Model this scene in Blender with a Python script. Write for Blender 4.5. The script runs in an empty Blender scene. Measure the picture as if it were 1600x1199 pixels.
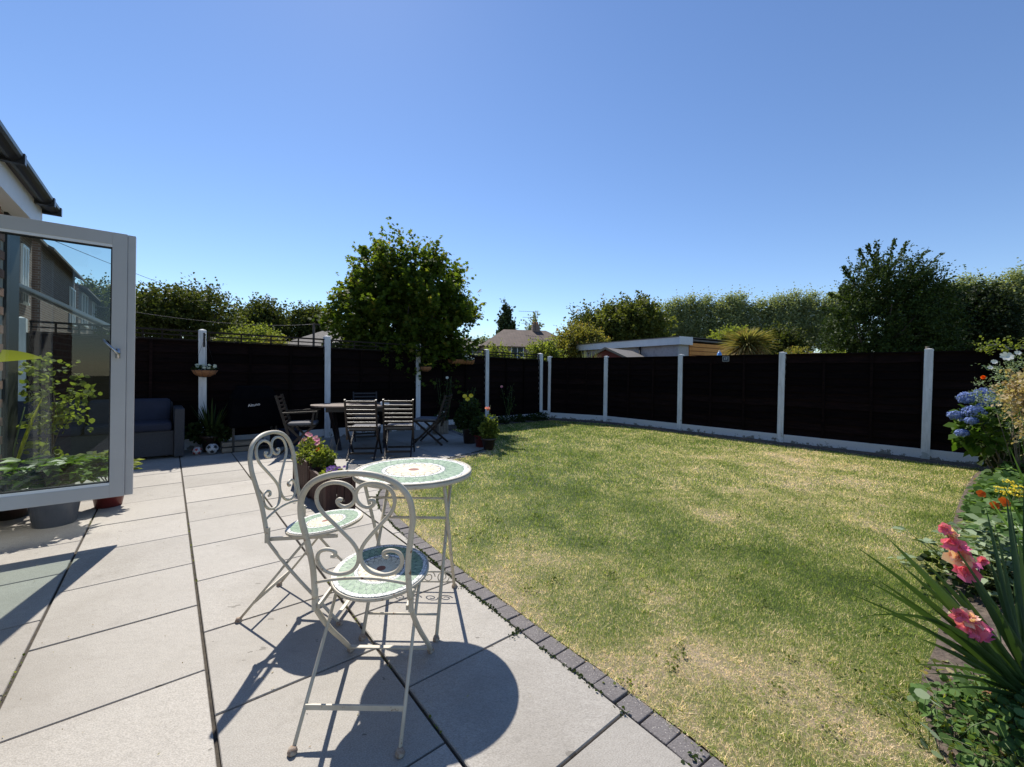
import bpy, math, random
import numpy as np
from mathutils import Vector, Matrix

# ------------------------------------------------------------------ camera, world, sun, exposure
scene = bpy.context.scene
COL = scene.collection
R = math.radians
PITCH, ROLL, FPX, CXP, CYP, CAMH = R(-.13), R(.89), 652.0, 800.0, 583.9, 1.25
cam_d = bpy.data.cameras.new('camera'); cam = bpy.data.objects.new('camera', cam_d); COL.objects.link(cam)
cr, sr, cp, sp = math.cos(ROLL), math.sin(ROLL), math.cos(PITCH), math.sin(PITCH)
right = Vector((cr, -sr*sp, sr*cp)); up = Vector((-sr, -cr*sp, cr*cp)); fw = Vector((0, cp, sp))
cam.matrix_world = Matrix(((right.x, up.x, -fw.x, 0), (right.y, up.y, -fw.y, 0), (right.z, up.z, -fw.z, CAMH), (0, 0, 0, 1)))
cam_d.sensor_fit = 'HORIZONTAL'; cam_d.sensor_width = 36; cam_d.lens = 36*FPX/1600
cam_d.shift_y = -(599.5-CYP)/1600
cam_d.clip_start = .05; cam_d.clip_end = 2000
scene.camera = cam

SUN_AZ, SUN_EL = -24.0, 50.0          # azimuth from +Y towards +X
world = bpy.data.worlds.new('World'); scene.world = world; world.use_nodes = True
wn = world.node_tree.nodes; wl = world.node_tree.links
sky = wn.new('ShaderNodeTexSky'); sky.sky_type = 'NISHITA'; sky.sun_disc = False
sky.sun_elevation = R(SUN_EL); sky.sun_rotation = R(SUN_AZ % 360)
sky.altitude = 0; sky.air_density = 1.0; sky.dust_density = 0.05; sky.ozone_density = 4.0
skh = wn.new('ShaderNodeHueSaturation'); skh.inputs['Hue'].default_value = .505; skh.inputs['Saturation'].default_value = 1.06; wl.new(sky.outputs[0], skh.inputs['Color'])
wl.new(skh.outputs[0], wn['Background'].inputs[0]); wn['Background'].inputs[1].default_value = .122
sun_d = bpy.data.lights.new('sun', 'SUN'); sun = bpy.data.objects.new('sun', sun_d); COL.objects.link(sun)
sun_d.energy = 5.0; sun_d.angle = R(.53); sun_d.color = (1, .94, .85)
sd = Vector((math.sin(R(SUN_AZ))*math.cos(R(SUN_EL)), math.cos(R(SUN_AZ))*math.cos(R(SUN_EL)), math.sin(R(SUN_EL))))
sun.rotation_euler = sd.to_track_quat('Z', 'Y').to_euler(); sun.location = sd*60
scene.view_settings.view_transform = 'Standard'; scene.view_settings.look = 'None'
scene.view_settings.gamma = 1; scene.view_settings.exposure = 0.32; scene.view_settings.use_curve_mapping = False
scene.render.engine = 'CYCLES'
scene.cycles.max_bounces = 8; scene.cycles.transparent_max_bounces = 12

rnd = random.Random(7); nr = np.random.default_rng(11)

def at(px, py, Y):
    """point of the place seen in the photograph's direction (px, py) at depth Y"""
    x, y = (px-CXP)/FPX, -(py-CYP)/FPX
    x, y = cr*x-sr*y, sr*x+cr*y
    d = (x, cp-sp*y, sp+cp*y); t = Y/d[1]
    return Vector((d[0]*t, Y, CAMH+d[2]*t))

# ------------------------------------------------------------------ materials
def nt(name):
    m = bpy.data.materials.new(name); m.use_nodes = True
    n = m.node_tree.nodes; b = n['Principled BSDF']
    return m, n, m.node_tree.links, b
def C4(c): return (c[0], c[1], c[2], 1)
def noise(n, l, scale, detail=4, rough=.6, vec=None, dim='3D'):
    t = n.new('ShaderNodeTexNoise'); t.inputs['Scale'].default_value = scale; t.inputs['Detail'].default_value = detail
    t.inputs['Roughness'].default_value = rough
    if vec is not None: l.new(vec, t.inputs['Vector'])
    return t
def ramp(n, l, src, stops):
    r = n.new('ShaderNodeValToRGB'); e = r.color_ramp.elements
    e[0].position, e[0].color = stops[0][0], C4(stops[0][1]); e[1].position, e[1].color = stops[-1][0], C4(stops[-1][1])
    for p, c in stops[1:-1]:
        k = e.new(p); k.color = C4(c)
    l.new(src, r.inputs[0]); return r
def mth(n, l, op, a, b=None, c=None, clamp=False):
    m = n.new('ShaderNodeMath'); m.operation = op; m.use_clamp = clamp
    for i, v in enumerate((a, b, c)):
        if v is None: continue
        if isinstance(v, (int, float)): m.inputs[i].default_value = v
        else: l.new(v, m.inputs[i])
    return m.outputs[0]
def mixc(n, l, f, a, b, mode='MIX'):
    m = n.new('ShaderNodeMix'); m.data_type = 'RGBA'; m.blend_type = mode
    if isinstance(f, (int, float)): m.inputs[0].default_value = f
    else: l.new(f, m.inputs[0])
    for i, v in ((6, a), (7, b)):
        if isinstance(v, tuple): m.inputs[i].default_value = C4(v)
        else: l.new(v, m.inputs[i])
    return m.outputs[2]
def mat(name, c1, c2=None, scale=8, rough=.6, bump=0, bscale=None, metal=0, detail=5, stretch=None, objvar=0, spec=.5, c3=None):
    m, n, l, b = nt(name)
    tc = n.new('ShaderNodeTexCoord'); vec = tc.outputs['Object']
    if stretch:
        mp = n.new('ShaderNodeMapping'); mp.inputs['Scale'].default_value = stretch; l.new(vec, mp.inputs[0]); vec = mp.outputs[0]
    if objvar:
        oi = n.new('ShaderNodeObjectInfo'); ad = n.new('ShaderNodeVectorMath'); ad.operation = 'MULTIPLY_ADD'
        l.new(oi.outputs['Random'], ad.inputs[0]); ad.inputs[1].default_value = (37, 17, 53); l.new(vec, ad.inputs[2]); vec = ad.outputs[0]
    t = noise(n, l, scale, detail, vec=vec)
    st = [(.3, c1), (.7, c2 or c1)] if c3 is None else [(.28, c1), (.5, c2), (.72, c3)]
    col = ramp(n, l, t.outputs[0], st).outputs[0]
    if objvar:
        v = mth(n, l, 'MULTIPLY_ADD', oi.outputs['Random'], objvar*2, 1-objvar)
        cx = n.new('ShaderNodeVectorMath'); cx.operation = 'SCALE'; l.new(col, cx.inputs[0]); l.new(v, cx.inputs['Scale']); col = cx.outputs[0]
    l.new(col, b.inputs['Base Color']); b.inputs['Roughness'].default_value = rough; b.inputs['Metallic'].default_value = metal
    b.inputs['Specular IOR Level'].default_value = spec
    if bump:
        bt = noise(n, l, bscale or scale*6, 6, vec=vec); bp = n.new('ShaderNodeBump')
        bp.inputs['Strength'].default_value = bump; bp.inputs['Distance'].default_value = .01
        l.new(bt.outputs[0], bp.inputs['Height']); l.new(bp.outputs[0], b.inputs['Normal'])
    return m
def leafmat(name, c1, c2, trans=.4, tc_gain=1.6, rough=.6, c3=None, spec=.18):
    m, n, l, b = nt(name)
    a = n.new('ShaderNodeAttribute'); a.attribute_name = 'rnd'
    st = [(0, c1), (1, c2)] if c3 is None else [(0, c1), (.8, c2), (1, c3)]
    col = ramp(n, l, a.outputs['Fac'], st).outputs[0]
    l.new(col, b.inputs['Base Color']); b.inputs['Roughness'].default_value = rough
    b.inputs['Specular IOR Level'].default_value = spec
    tr = n.new('ShaderNodeBsdfTranslucent')
    tcn = mixc(n, l, 1.0, col, (tc_gain*1.02, tc_gain, tc_gain*.45), 'MULTIPLY')
    l.new(tcn, tr.inputs[0])
    mx = n.new('ShaderNodeMixShader'); mx.inputs[0].default_value = trans
    l.new(b.outputs[0], mx.inputs[1]); l.new(tr.outputs[0], mx.inputs[2])
    l.new(mx.outputs[0], n['Material Output'].inputs[0])
    return m

M = {}
# porcelain paving
m, n, l, b = nt('paving_slab'); M['slab'] = m
ge = n.new('ShaderNodeNewGeometry'); oi = n.new('ShaderNodeObjectInfo')
mp = n.new('ShaderNodeMapping'); mp.inputs['Rotation'].default_value = (0, 0, R(-39.5)); mp.inputs['Scale'].default_value = (1, 2.2, 1); l.new(ge.outputs['Position'], mp.inputs[0])
ofs = n.new('ShaderNodeVectorMath'); ofs.operation = 'MULTIPLY_ADD'; l.new(oi.outputs['Random'], ofs.inputs[0]); ofs.inputs[1].default_value = (31, 47, 13); l.new(mp.outputs[0], ofs.inputs[2])
t1 = noise(n, l, 2.2, 6, .65, ofs.outputs[0]); t2 = noise(n, l, 26, 6, .75, ofs.outputs[0]); t3 = noise(n, l, 170, 3, .7, ofs.outputs[0])
c = ramp(n, l, t1.outputs[0], [(.3, (.335, .318, .29)), (.5, (.40, .383, .352)), (.7, (.445, .43, .40))]).outputs[0]
c = mixc(n, l, .55, c, ramp(n, l, t2.outputs[0], [(.35, (.30, .285, .262)), (.52, (.42, .402, .37)), (.68, (.50, .485, .455))]).outputs[0])
c = mixc(n, l, .5, c, ramp(n, l, t3.outputs[0], [(.36, (.20, .19, .17)), (.5, (.42, .405, .375)), (.64, (.62, .60, .56))]).outputs[0])
dk = noise(n, l, 9, 3, .5, ofs.outputs[0])
c = mixc(n, l, mth(n, l, 'GREATER_THAN', dk.outputs[0], .735), c, (.2, .19, .17))
st = noise(n, l, 1.1, 4, .6, ge.outputs['Position'])
c = mixc(n, l, mth(n, l, 'MULTIPLY', mth(n, l, 'SUBTRACT', st.outputs[0], .47, clamp=True), 3.0, clamp=True), c, (.27, .252, .222))
st2 = noise(n, l, 5.5, 7, .75, ge.outputs['Position'])
c = mixc(n, l, mth(n, l, 'MULTIPLY', mth(n, l, 'SUBTRACT', st2.outputs[0], .58, clamp=True), 3.5, clamp=True), c, (.24, .23, .205))
v = mth(n, l, 'MULTIPLY_ADD', oi.outputs['Random'], .2, .9)
sc_ = n.new('ShaderNodeVectorMath'); sc_.operation = 'SCALE'; l.new(c, sc_.inputs[0]); l.new(v, sc_.inputs['Scale'])
l.new(mixc(n, l, 1.0, sc_.outputs[0], (.87, .84, .80), 'MULTIPLY'), b.inputs['Base Color']); b.inputs['Roughness'].default_value = .62; b.inputs['Specular IOR Level'].default_value = .35
bp = n.new('ShaderNodeBump'); bp.inputs['Strength'].default_value = .35; bp.inputs['Distance'].default_value = .004
l.new(t2.outputs[0], bp.inputs['Height']); l.new(bp.outputs[0], b.inputs['Normal'])
# block edging
m, n, l, b = nt('edging_brick'); M['edging'] = m
ge = n.new('ShaderNodeNewGeometry'); oi = n.new('ShaderNodeObjectInfo')
t1 = noise(n, l, 160, 3, .6, ge.outputs['Position']); t2 = noise(n, l, 14, 4, .6, ge.outputs['Position'])
vo = n.new('ShaderNodeTexVoronoi'); vo.inputs['Scale'].default_value = 95; l.new(ge.outputs['Position'], vo.inputs[0])
c = ramp(n, l, t2.outputs[0], [(.3, (.14, .128, .125)), (.7, (.21, .195, .19))]).outputs[0]
c = mixc(n, l, .5, c, ramp(n, l, t1.outputs[0], [(.35, (.075, .065, .063)), (.65, (.21, .19, .185))]).outputs[0])
c = mixc(n, l, mth(n, l, 'LESS_THAN', vo.outputs['Distance'], .17), c, (.42, .39, .35))
l.new(c, b.inputs['Base Color']); b.inputs['Roughness'].default_value = .9
bp = n.new('ShaderNodeBump'); bp.inputs['Strength'].default_value = .7; bp.inputs['Distance'].default_value = .004; l.new(t1.outputs[0], bp.inputs['Height']); l.new(bp.outputs[0], b.inputs['Normal'])
# joint sand under slabs
M['joint'] = mat('joint_sand', (.035, .03, .025), (.085, .07, .05), 30, .95, .4)
M['soil'] = mat('soil', (.045, .034, .026), (.17, .13, .10), 22, .95, 1.0, 60)
M['ground'] = mat('meadow_ground', (.05, .06, .02), (.12, .11, .05), .4, .95)
# lawn sheet and grass blades share a dryness attribute
def grassmat(name, trans, gain=1.0):
    m, n, l, b = nt(name)
    a = n.new('ShaderNodeAttribute'); a.attribute_name = 'dry'
    ra = n.new('ShaderNodeAttribute'); ra.attribute_name = 'rnd'
    ge = n.new('ShaderNodeNewGeometry')
    t = noise(n, l, 11, 9, .85, ge.outputs['Position'])
    f = mth(n, l, 'ADD', a.outputs['Fac'], mth(n, l, 'MULTIPLY_ADD', t.outputs[0], 1.5, -.75), clamp=True)
    f = mth(n, l, 'ADD', f, mth(n, l, 'MULTIPLY_ADD', ra.outputs['Fac'], 1.15, -.575), clamp=True)
    g = gain
    col = ramp(n, l, f, [(0, (.08*g, .13*g, .018*g)), (.32, (.215*g, .30*g, .05*g)), (.6, (.37*g, .40*g, .115*g)), (.78, (.66*g, .55*g, .31*g)), (1, (.85*g, .68*g, .48*g))]).outputs[0]
    l.new(col, b.inputs['Base Color']); b.inputs['Roughness'].default_value = .7; b.inputs['Specular IOR Level'].default_value = .25
    if trans:
        tr = n.new('ShaderNodeBsdfTranslucent'); l.new(mixc(n, l, 1, col, (1.2, 1.2, .9), 'MULTIPLY'), tr.inputs[0])
        mx = n.new('ShaderNodeMixShader'); mx.inputs[0].default_value = trans
        l.new(b.outputs[0], mx.inputs[1]); l.new(tr.outputs[0], mx.inputs[2]); l.new(mx.outputs[0], n['Material Output'].inputs[0])
    return m
M['blade'] = grassmat('grass_blade', .45, 1.38)
M['thatch'] = grassmat('lawn_thatch', 0, .28)

M['fence'] = mat('dark_stained_timber', (.0035, .002, .002), (.013, .0062, .0056), 4, .9, .5, 40, stretch=(1, 1, 9), objvar=.5, spec=.1)
M['trellis'] = mat('trellis_timber', (.014, .010, .008), (.028, .02, .016), 6, .75, .3, 40, objvar=.2, spec=.25)
m, n, l, b = nt('painted_concrete'); M['post'] = m
ge = n.new('ShaderNodeNewGeometry'); mp = n.new('ShaderNodeMapping'); mp.inputs['Scale'].default_value = (1, 1, .16); l.new(ge.outputs['Position'], mp.inputs[0])
t1 = noise(n, l, 22, 6, .7, mp.outputs[0]); t2 = noise(n, l, 9, 6, .7, ge.outputs['Position']); t3 = noise(n, l, 90, 4, .7, ge.outputs['Position'])
sx = n.new('ShaderNodeSeparateXYZ'); l.new(ge.outputs['Position'], sx.inputs[0])
c = ramp(n, l, t1.outputs[0], [(.35, (.60, .605, .61)), (.6, (.80, .80, .81))]).outputs[0]
low = mth(n, l, 'MULTIPLY_ADD', sx.outputs['Z'], -.5, .16, clamp=True)
c = mixc(n, l, mth(n, l, 'MULTIPLY', mth(n, l, 'GREATER_THAN', mth(n, l, 'ADD', t2.outputs[0], low), .66), .6), c, (.30, .30, .24))
c = mixc(n, l, mth(n, l, 'MULTIPLY', t3.outputs[0], .3), c, (.5, .5, .48)); l.new(c, b.inputs['Base Color']); b.inputs['Roughness'].default_value = .9
bp = n.new('ShaderNodeBump'); bp.inputs['Strength'].default_value = .5; bp.inputs['Distance'].default_value = .006; l.new(t3.outputs[0], bp.inputs['Height']); l.new(bp.outputs[0], b.inputs['Normal'])
# flaking gravel boards
m, n, l, b = nt('flaking_painted_concrete'); M['gravel'] = m
ge = n.new('ShaderNodeNewGeometry'); t1 = noise(n, l, 7, 6, .75, ge.outputs['Position']); t2 = noise(n, l, 60, 4, .7, ge.outputs['Position'])
sx = n.new('ShaderNodeSeparateXYZ'); l.new(ge.outputs['Position'], sx.inputs[0])
low = mth(n, l, 'MULTIPLY_ADD', sx.outputs['Z'], -1.6, .17)
c = mixc(n, l, mth(n, l, 'GREATER_THAN', mth(n, l, 'ADD', t1.outputs[0], low), .63), (.74, .74, .75), (.19, .175, .14))
c = mixc(n, l, mth(n, l, 'MULTIPLY', t2.outputs[0], .5), c, (.34, .33, .31))
l.new(c, b.inputs['Base Color']); b.inputs['Roughness'].default_value = .9
M['alu'] = mat('grey_powder_coat', (.44, .435, .43), (.48, .475, .47), 3, .4)
M['anth'] = mat('anthracite_panel', (.012, .013, .014), (.02, .021, .022), 3, .5)
M['gasket'] = mat('black_rubber', (.01, .01, .011), rough=.5)
M['steel'] = mat('brushed_steel', (.5, .5, .5), rough=.25, metal=1)
# glass: thin pane
m, n, l, b = nt('tinted_glass'); M['glass'] = m
n.remove(b); tr = n.new('ShaderNodeBsdfTransparent'); tr.inputs[0].default_value = (.60, .70, .66, 1)
gl = n.new('ShaderNodeBsdfGlossy'); gl.inputs['Roughness'].default_value = .01; gl.inputs[0].default_value = (.95, 1, 1, 1)
fr = n.new('ShaderNodeFresnel'); fr.inputs[0].default_value = 1.5
mx = n.new('ShaderNodeMixShader'); l.new(fr.outputs[0], mx.inputs[0]); l.new(tr.outputs[0], mx.inputs[1]); l.new(gl.outputs[0], mx.inputs[2])
l.new(mx.outputs[0], n['Material Output'].inputs[0])
M['window'] = mat('window_glass', (.05, .07, .08), rough=.06, spec=1.0)
M['cream_window'] = mat('white_upvc', (.75, .76, .77), rough=.4)
M['gutter'] = mat('black_gutter', (.012, .013, .016), (.02, .02, .022), 5, .35)
M['soffit'] = mat('white_soffit', (.70, .69, .67), (.78, .77, .75), 3, .5)
# brick pieces and brick walls
M['brick'] = mat('red_brick', (.20, .095, .065), (.34, .185, .13), 9, .9, .6, 60, objvar=.25)
M['mortar'] = mat('mortar', (.38, .35, .31), (.46, .43, .38), 20, .95)
def brickwall(name, c1, c2, mo, sc=1.0):
    m, n, l, b = nt(name); tc = n.new('ShaderNodeTexCoord')
    br = n.new('ShaderNodeTexBrick'); br.inputs['Color1'].default_value = C4(c1); br.inputs['Color2'].default_value = C4(c2); br.inputs['Mortar'].default_value = C4(mo)
    br.inputs['Scale'].default_value = 1; br.inputs['Brick Width'].default_value = .225*sc; br.inputs['Row Height'].default_value = .075*sc; br.inputs['Mortar Size'].default_value = .01*sc
    l.new(tc.outputs['UV'], br.inputs[0]); l.new(br.outputs[0], b.inputs['Base Color']); b.inputs['Roughness'].default_value = .9
    return m
M['farbrick'] = brickwall('brown_brickwork', (.17, .10, .075), (.24, .15, .11), (.3, .27, .24))
def tiles(name, c1, c2, sc=1.0):
    m, n, l, b = nt(name); tc = n.new('ShaderNodeTexCoord')
    br = n.new('ShaderNodeTexBrick'); br.inputs['Color1'].default_value = C4(c1); br.inputs['Color2'].default_value = C4(c2); br.inputs['Mortar'].default_value = C4(tuple(x*.45 for x in c1))
    br.inputs['Scale'].default_value = 1; br.inputs['Brick Width'].default_value = .3*sc; br.inputs['Row Height'].default_value = .3*sc; br.inputs['Mortar Size'].default_value = .03*sc
    l.new(tc.outputs['UV'], br.inputs[0])
    nz = noise(n, l, 1.6, 5, .6, tc.outputs['UV'])
    l.new(mixc(n, l, .5, br.outputs[0], ramp(n, l, nz.outputs[0], [(.3, tuple(x*.7 for x in c1)), (.7, tuple(min(1, x*1.3) for x in c2))]).outputs[0]), b.inputs['Base Color']); b.inputs['Roughness'].default_value = .85
    return m
M['rooftile'] = tiles('brown_roof_tiles', (.085, .055, .04), (.14, .095, .075))
M['greyroof'] = tiles('grey_roof_tiles', (.10, .09, .082), (.16, .145, .13))
M['render'] = mat('pale_render', (.55, .55, .54), (.68, .68, .66), 3, .9)
# wrought iron with rust
m, n, l, b = nt('cream_painted_iron'); M['iron'] = m
ge = n.new('ShaderNodeNewGeometry'); t1 = noise(n, l, 34, 5, .7, ge.outputs['Position']); t2 = noise(n, l, 10, 4, .6, ge.outputs['Position'])
c = ramp(n, l, t2.outputs[0], [(.3, (.47, .415, .32)), (.7, (.61, .555, .44))]).outputs[0]
rf = mth(n, l, 'MULTIPLY', mth(n, l, 'SUBTRACT', t1.outputs[0], .62, clamp=True), 14, clamp=True)
c = mixc(n, l, rf, c, (.19, .08, .03))
l.new(c, b.inputs['Base Color']); b.inputs['Roughness'].default_value = .5
bp = n.new('ShaderNodeBump'); bp.inputs['Strength'].default_value = .3; bp.inputs['Distance'].default_value = .002; l.new(t1.outputs[0], bp.inputs['Height']); l.new(bp.outputs[0], b.inputs['Normal'])
M['rust'] = mat('rusty_foot', (.22, .10, .05), (.52, .47, .38), 90, .8, .4)
# mosaic disc (object coordinates, unit radius = disc radius)
def mosaic(name, Rd):
    m, n, l, b = nt(name); tc = n.new('ShaderNodeTexCoord'); sx = n.new('ShaderNodeSeparateXYZ'); l.new(tc.outputs['Object'], sx.inputs[0])
    x, y = mth(n, l, 'DIVIDE', sx.outputs[0], Rd), mth(n, l, 'DIVIDE', sx.outputs[1], Rd)
    r = mth(n, l, 'SQRT', mth(n, l, 'ADD', mth(n, l, 'MULTIPLY', x, x), mth(n, l, 'MULTIPLY', y, y)))
    th = mth(n, l, 'ARCTAN2', y, x)
    def petal(N, ri, ro, w, ph=0.0):
        u = mth(n, l, 'MULTIPLY_ADD', th, N/(2*math.pi), 40.0+ph)
        u = mth(n, l, 'ABSOLUTE', mth(n, l, 'SUBTRACT', mth(n, l, 'FRACT', u), .5)); u = mth(n, l, 'MULTIPLY', u, 2)   # 0 centre .. 1 edge
        tip = mth(n, l, 'SQRT', mth(n, l, 'SUBTRACT', 1.0, mth(n, l, 'POWER', u, 1.6), clamp=True))
        rb = mth(n, l, 'MULTIPLY_ADD', tip, ro-ri, ri)
        d = mth(n, l, 'ABSOLUTE', mth(n, l, 'SUBTRACT', r, rb))
        return mth(n, l, 'LESS_THAN', d, w), mth(n, l, 'LESS_THAN', r, rb)
    def ringm(a, c_): return mth(n, l, 'MULTIPLY', mth(n, l, 'GREATER_THAN', r, a), mth(n, l, 'LESS_THAN', r, c_))
    nz = noise(n, l, 8/Rd, 4, .7, tc.outputs['Object'])
    vo = n.new('ShaderNodeTexVoronoi'); vo.feature = 'DISTANCE_TO_EDGE'; vo.inputs['Scale'].default_value = 13/Rd; l.new(tc.outputs['Object'], vo.inputs[0])
    vc = n.new('ShaderNodeTexVoronoi'); vc.inputs['Scale'].default_value = 13/Rd; l.new(tc.outputs['Object'], vc.inputs[0])
    white = ramp(n, l, vo.outputs['Distance'], [(.03, (.22, .24, .24)), (.10, (.78, .78, .74))]).outputs[0]
    gvar = mixc(n, l, .4, ramp(n, l, nz.outputs[0], [(.35, (.17, .27, .17)), (.65, (.30, .42, .28))]).outputs[0], ramp(n, l, vc.outputs['Color'], [(.2, (.13, .24, .14)), (.8, (.42, .52, .40))]).outputs[0])
    cream = ramp(n, l, nz.outputs[0], [(.3, (.66, .59, .42)), (.7, (.78, .72, .56))]).outputs[0]
    col = white
    g1, in1 = petal(34, .60, .90, .018)
    g2, in2 = petal(34, .50, .76, .017, .5)
    g3, in3 = petal(28, .46, .62, .015, .25)
    gr = mixc(n, l, ringm(.56, .90), white, gvar)
    streak = noise(n, l, 6, 3, .5, tc.outputs['Object'])
    lines = mth(n, l, 'MAXIMUM', g1, mth(n, l, 'MAXIMUM', g2, g3))
    gr = mixc(n, l, mth(n, l, 'MULTIPLY', lines, ringm(.56, .90)), gr, (.09, .15, .12))
    c1_, ic = petal(16, .14, .46, .016)
    c2_, ic2 = petal(16, .10, .36, .014, .5)
    cr_ = mixc(n, l, mth(n, l, 'LESS_THAN', r, .47), gr, cream)
    cr_ = mixc(n, l, mth(n, l, 'MULTIPLY', mth(n, l, 'MAXIMUM', c1_, c2_), mth(n, l, 'LESS_THAN', r, .48)), cr_, (.34, .27, .17))
    cr_ = mixc(n, l, ringm(.472, .487), cr_, (.08, .09, .10))
    cr_ = mixc(n, l, ringm(.553, .566), cr_, (.10, .13, .15))
    cr_ = mixc(n, l, mth(n, l, 'LESS_THAN', r, .095), cr_, (.26, .10, .065))
    l.new(cr_, b.inputs['Base Color']); b.inputs['Roughness'].default_value = .55; b.inputs['Specular IOR Level'].default_value = .3
    bp = n.new('ShaderNodeBump'); bp.inputs['Strength'].default_value = .25; bp.inputs['Distance'].default_value = .001; l.new(vo.outputs['Distance'], bp.inputs['Height']); l.new(bp.outputs[0], b.inputs['Normal'])
    return m
M['mos_table'] = mosaic('mosaic_table_top', .29); M['mos_seat'] = mosaic('mosaic_seat_top', .185)
M['darkwood'] = mat('dark_oiled_wood', (.008, .0045, .0035), (.02, .011, .008), 5, .38, .3, 60, stretch=(6, 6, 6), objvar=.2)
M['tablewood'] = mat('sunlit_table_wood', (.10, .065, .05), (.2, .145, .12), 5, .4, .2, 60, stretch=(1, 8, 8))  # lighter copy of the dark wood: sunlight on the table top put into the colour
M['planterwood'] = mat('stained_planter_wood', (.032, .011, .008), (.075, .026, .017), 6, .65, .5, 40, stretch=(8, 8, 1), objvar=.25)
M['crate'] = mat('weathered_wood', (.16, .13, .10), (.28, .235, .18), 8, .8, .4, 60, stretch=(1, 6, 6))
M['cushion'] = mat('charcoal_cushion', (.10, .10, .11), (.14, .14, .15), 12, .9)
M['navy'] = mat('navy_cushion', (.012, .016, .034), (.022, .027, .05), 5, .85, .3, 12)
M['rattan'] = mat('grey_rattan_weave', (.03, .03, .034), (.065, .065, .072), 70, .6, .8, 120, stretch=(1, 1, 3))
M['terracotta'] = mat('terracotta', (.30, .115, .055), (.42, .18, .09), 10, .8, .2)
M['coir'] = mat('coir_liner', (.26, .11, .045), (.40, .19, .085), 40, .95, .8, 90)
M['darkpot'] = mat('dark_glazed_pot', (.03, .022, .02), (.07, .045, .035), 8, .3)
M['bluepot'] = mat('blue_grey_pot', (.09, .11, .15), (.15, .175, .22), 6, .35)
M['maroonpot'] = mat('maroon_pot', (.14, .02, .02), (.2, .035, .03), 6, .35)
M['white'] = mat('white_plastic', (.7, .72, .74), rough=.4)
M['black'] = mat('black_metal', (.008, .008, .009), rough=.45)
M['bbq'] = mat('black_cover', (.002, .002, .003), (.004, .004, .005), 6, .95, .2, 14, spec=.05)
M['ball'] = mat('white_ball', (.45, .45, .45), rough=.4)
M['red'] = mat('red_paint', (.35, .03, .03), rough=.5)
M['slate'] = mat('slate_plaque', (.05, .06, .07), (.09, .10, .11), 20, .5, .3)
M['plaqueedge'] = mat('plaque_border', (.25, .25, .24), rough=.6)
M['letter'] = mat('white_lettering', (.8, .8, .8), rough=.5)
M['cladding'] = mat('orange_timber', (.62, .24, .04), (.80, .36, .08), 3, .6, .2, 30, objvar=.15)
M['shedred'] = mat('red_shed_timber', (.14, .03, .025), (.2, .05, .04), 4, .8)
M['pebble'] = mat('pebbledash', (.34, .34, .34), (.62, .62, .61), 45, .95, .6, 60)
M['oldwall'] = mat('grey_stained_wall', (.24, .22, .23), (.40, .38, .39), 5, .95, .4, 30, c3=(.34, .30, .31))
M['whitefascia'] = mat('white_fascia', (.66, .68, .70), (.76, .78, .79), 3, .5)
M['felt'] = mat('shed_roof_felt', (.12, .11, .10), (.2, .18, .165), 9, .9)
M['bark'] = mat('bark', (.055, .042, .032), (.13, .10, .08), 12, .95, .8, 30, stretch=(1, 1, .3))
M['palebark'] = mat('pale_bark', (.2, .18, .15), (.34, .31, .27), 12, .95)
M['stem'] = mat('green_stem', (.07, .11, .035), (.13, .17, .06), 8, .6)
M['woodstem'] = mat('brown_stem', (.11, .085, .055), (.2, .16, .11), 8, .8)
M['cable'] = mat('overhead_cable', (.02, .02, .02), rough=.6)
M['bluegown'] = mat('blue_ornament', (.05, .16, .55), (.22, .5, .75), 18, .35)
M['palestone'] = mat('pale_ornament', (.6, .55, .48), rough=.6)
# foliage
M['maple'] = leafmat('maple_leaf', (.022, .05, .008), (.10, .14, .018), .42, 2.2, c3=(.19, .15, .035))
M['oak'] = leafmat('dark_tree_leaf', (.022, .038, .009), (.12, .14, .036), .35, 1.6)
M['oak2'] = leafmat('mid_tree_leaf', (.035, .055, .014), (.16, .18, .045), .38, 1.6)
M['lime'] = leafmat('light_bush_leaf', (.06, .09, .018), (.23, .27, .06), .45, 1.7)
M['gold'] = leafmat('golden_bush_leaf', (.10, .12, .03), (.22, .20, .05), .4, 1.7, c3=(.30, .16, .07))
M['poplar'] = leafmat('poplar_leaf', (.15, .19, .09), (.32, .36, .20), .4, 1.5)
M['cypress'] = leafmat('lombardy_leaf', (0.026, 0.048, 0.022), (0.066, 0.096, 0.042), .2, 1.4)
M['willow'] = leafmat('narrow_tree_leaf', (.016, .032, .008), (.06, .095, .02), .25, 1.6)
M['darktree'] = leafmat('blackish_tree_leaf', (.010, .02, .007), (.035, .052, .016), .2, 1.4)  # very dark green leaf tone
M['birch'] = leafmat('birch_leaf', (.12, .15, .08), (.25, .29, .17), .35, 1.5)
M['cordy'] = leafmat('cordyline_leaf', (.14, .16, .05), (.32, .28, .12), .35, 1.4, c3=(.30, .19, .09))
M['straw'] = leafmat('wilted_leaf', (.28, .19, .10), (.52, .44, .26), .35, 1.2, c3=(.30, .34, .12))
M['sword'] = leafmat('sword_leaf', (.022, .05, .014), (.06, .11, .028), .2, 1.7, .45, spec=.35)
M['nast'] = leafmat('nasturtium_leaf', (.035, .085, .014), (.17, .28, .085), .4, 1.5, .5)
M['sage'] = leafmat('grey_green_leaf', (.12, .18, .08), (.36, .43, .27), .25, 1.3, .6)
M['hyd'] = leafmat('hydrangea_leaf', (.03, .07, .01), (.12, .20, .03), .4, 1.8, .4)
M['blueflower'] = leafmat('blue_petal', (.10, .16, .44), (.32, .42, .78), .25, 1.0)
M['pink'] = leafmat('pink_petal', (.97, .66, .50), (.86, .20, .42), .35, 1.2)
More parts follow.
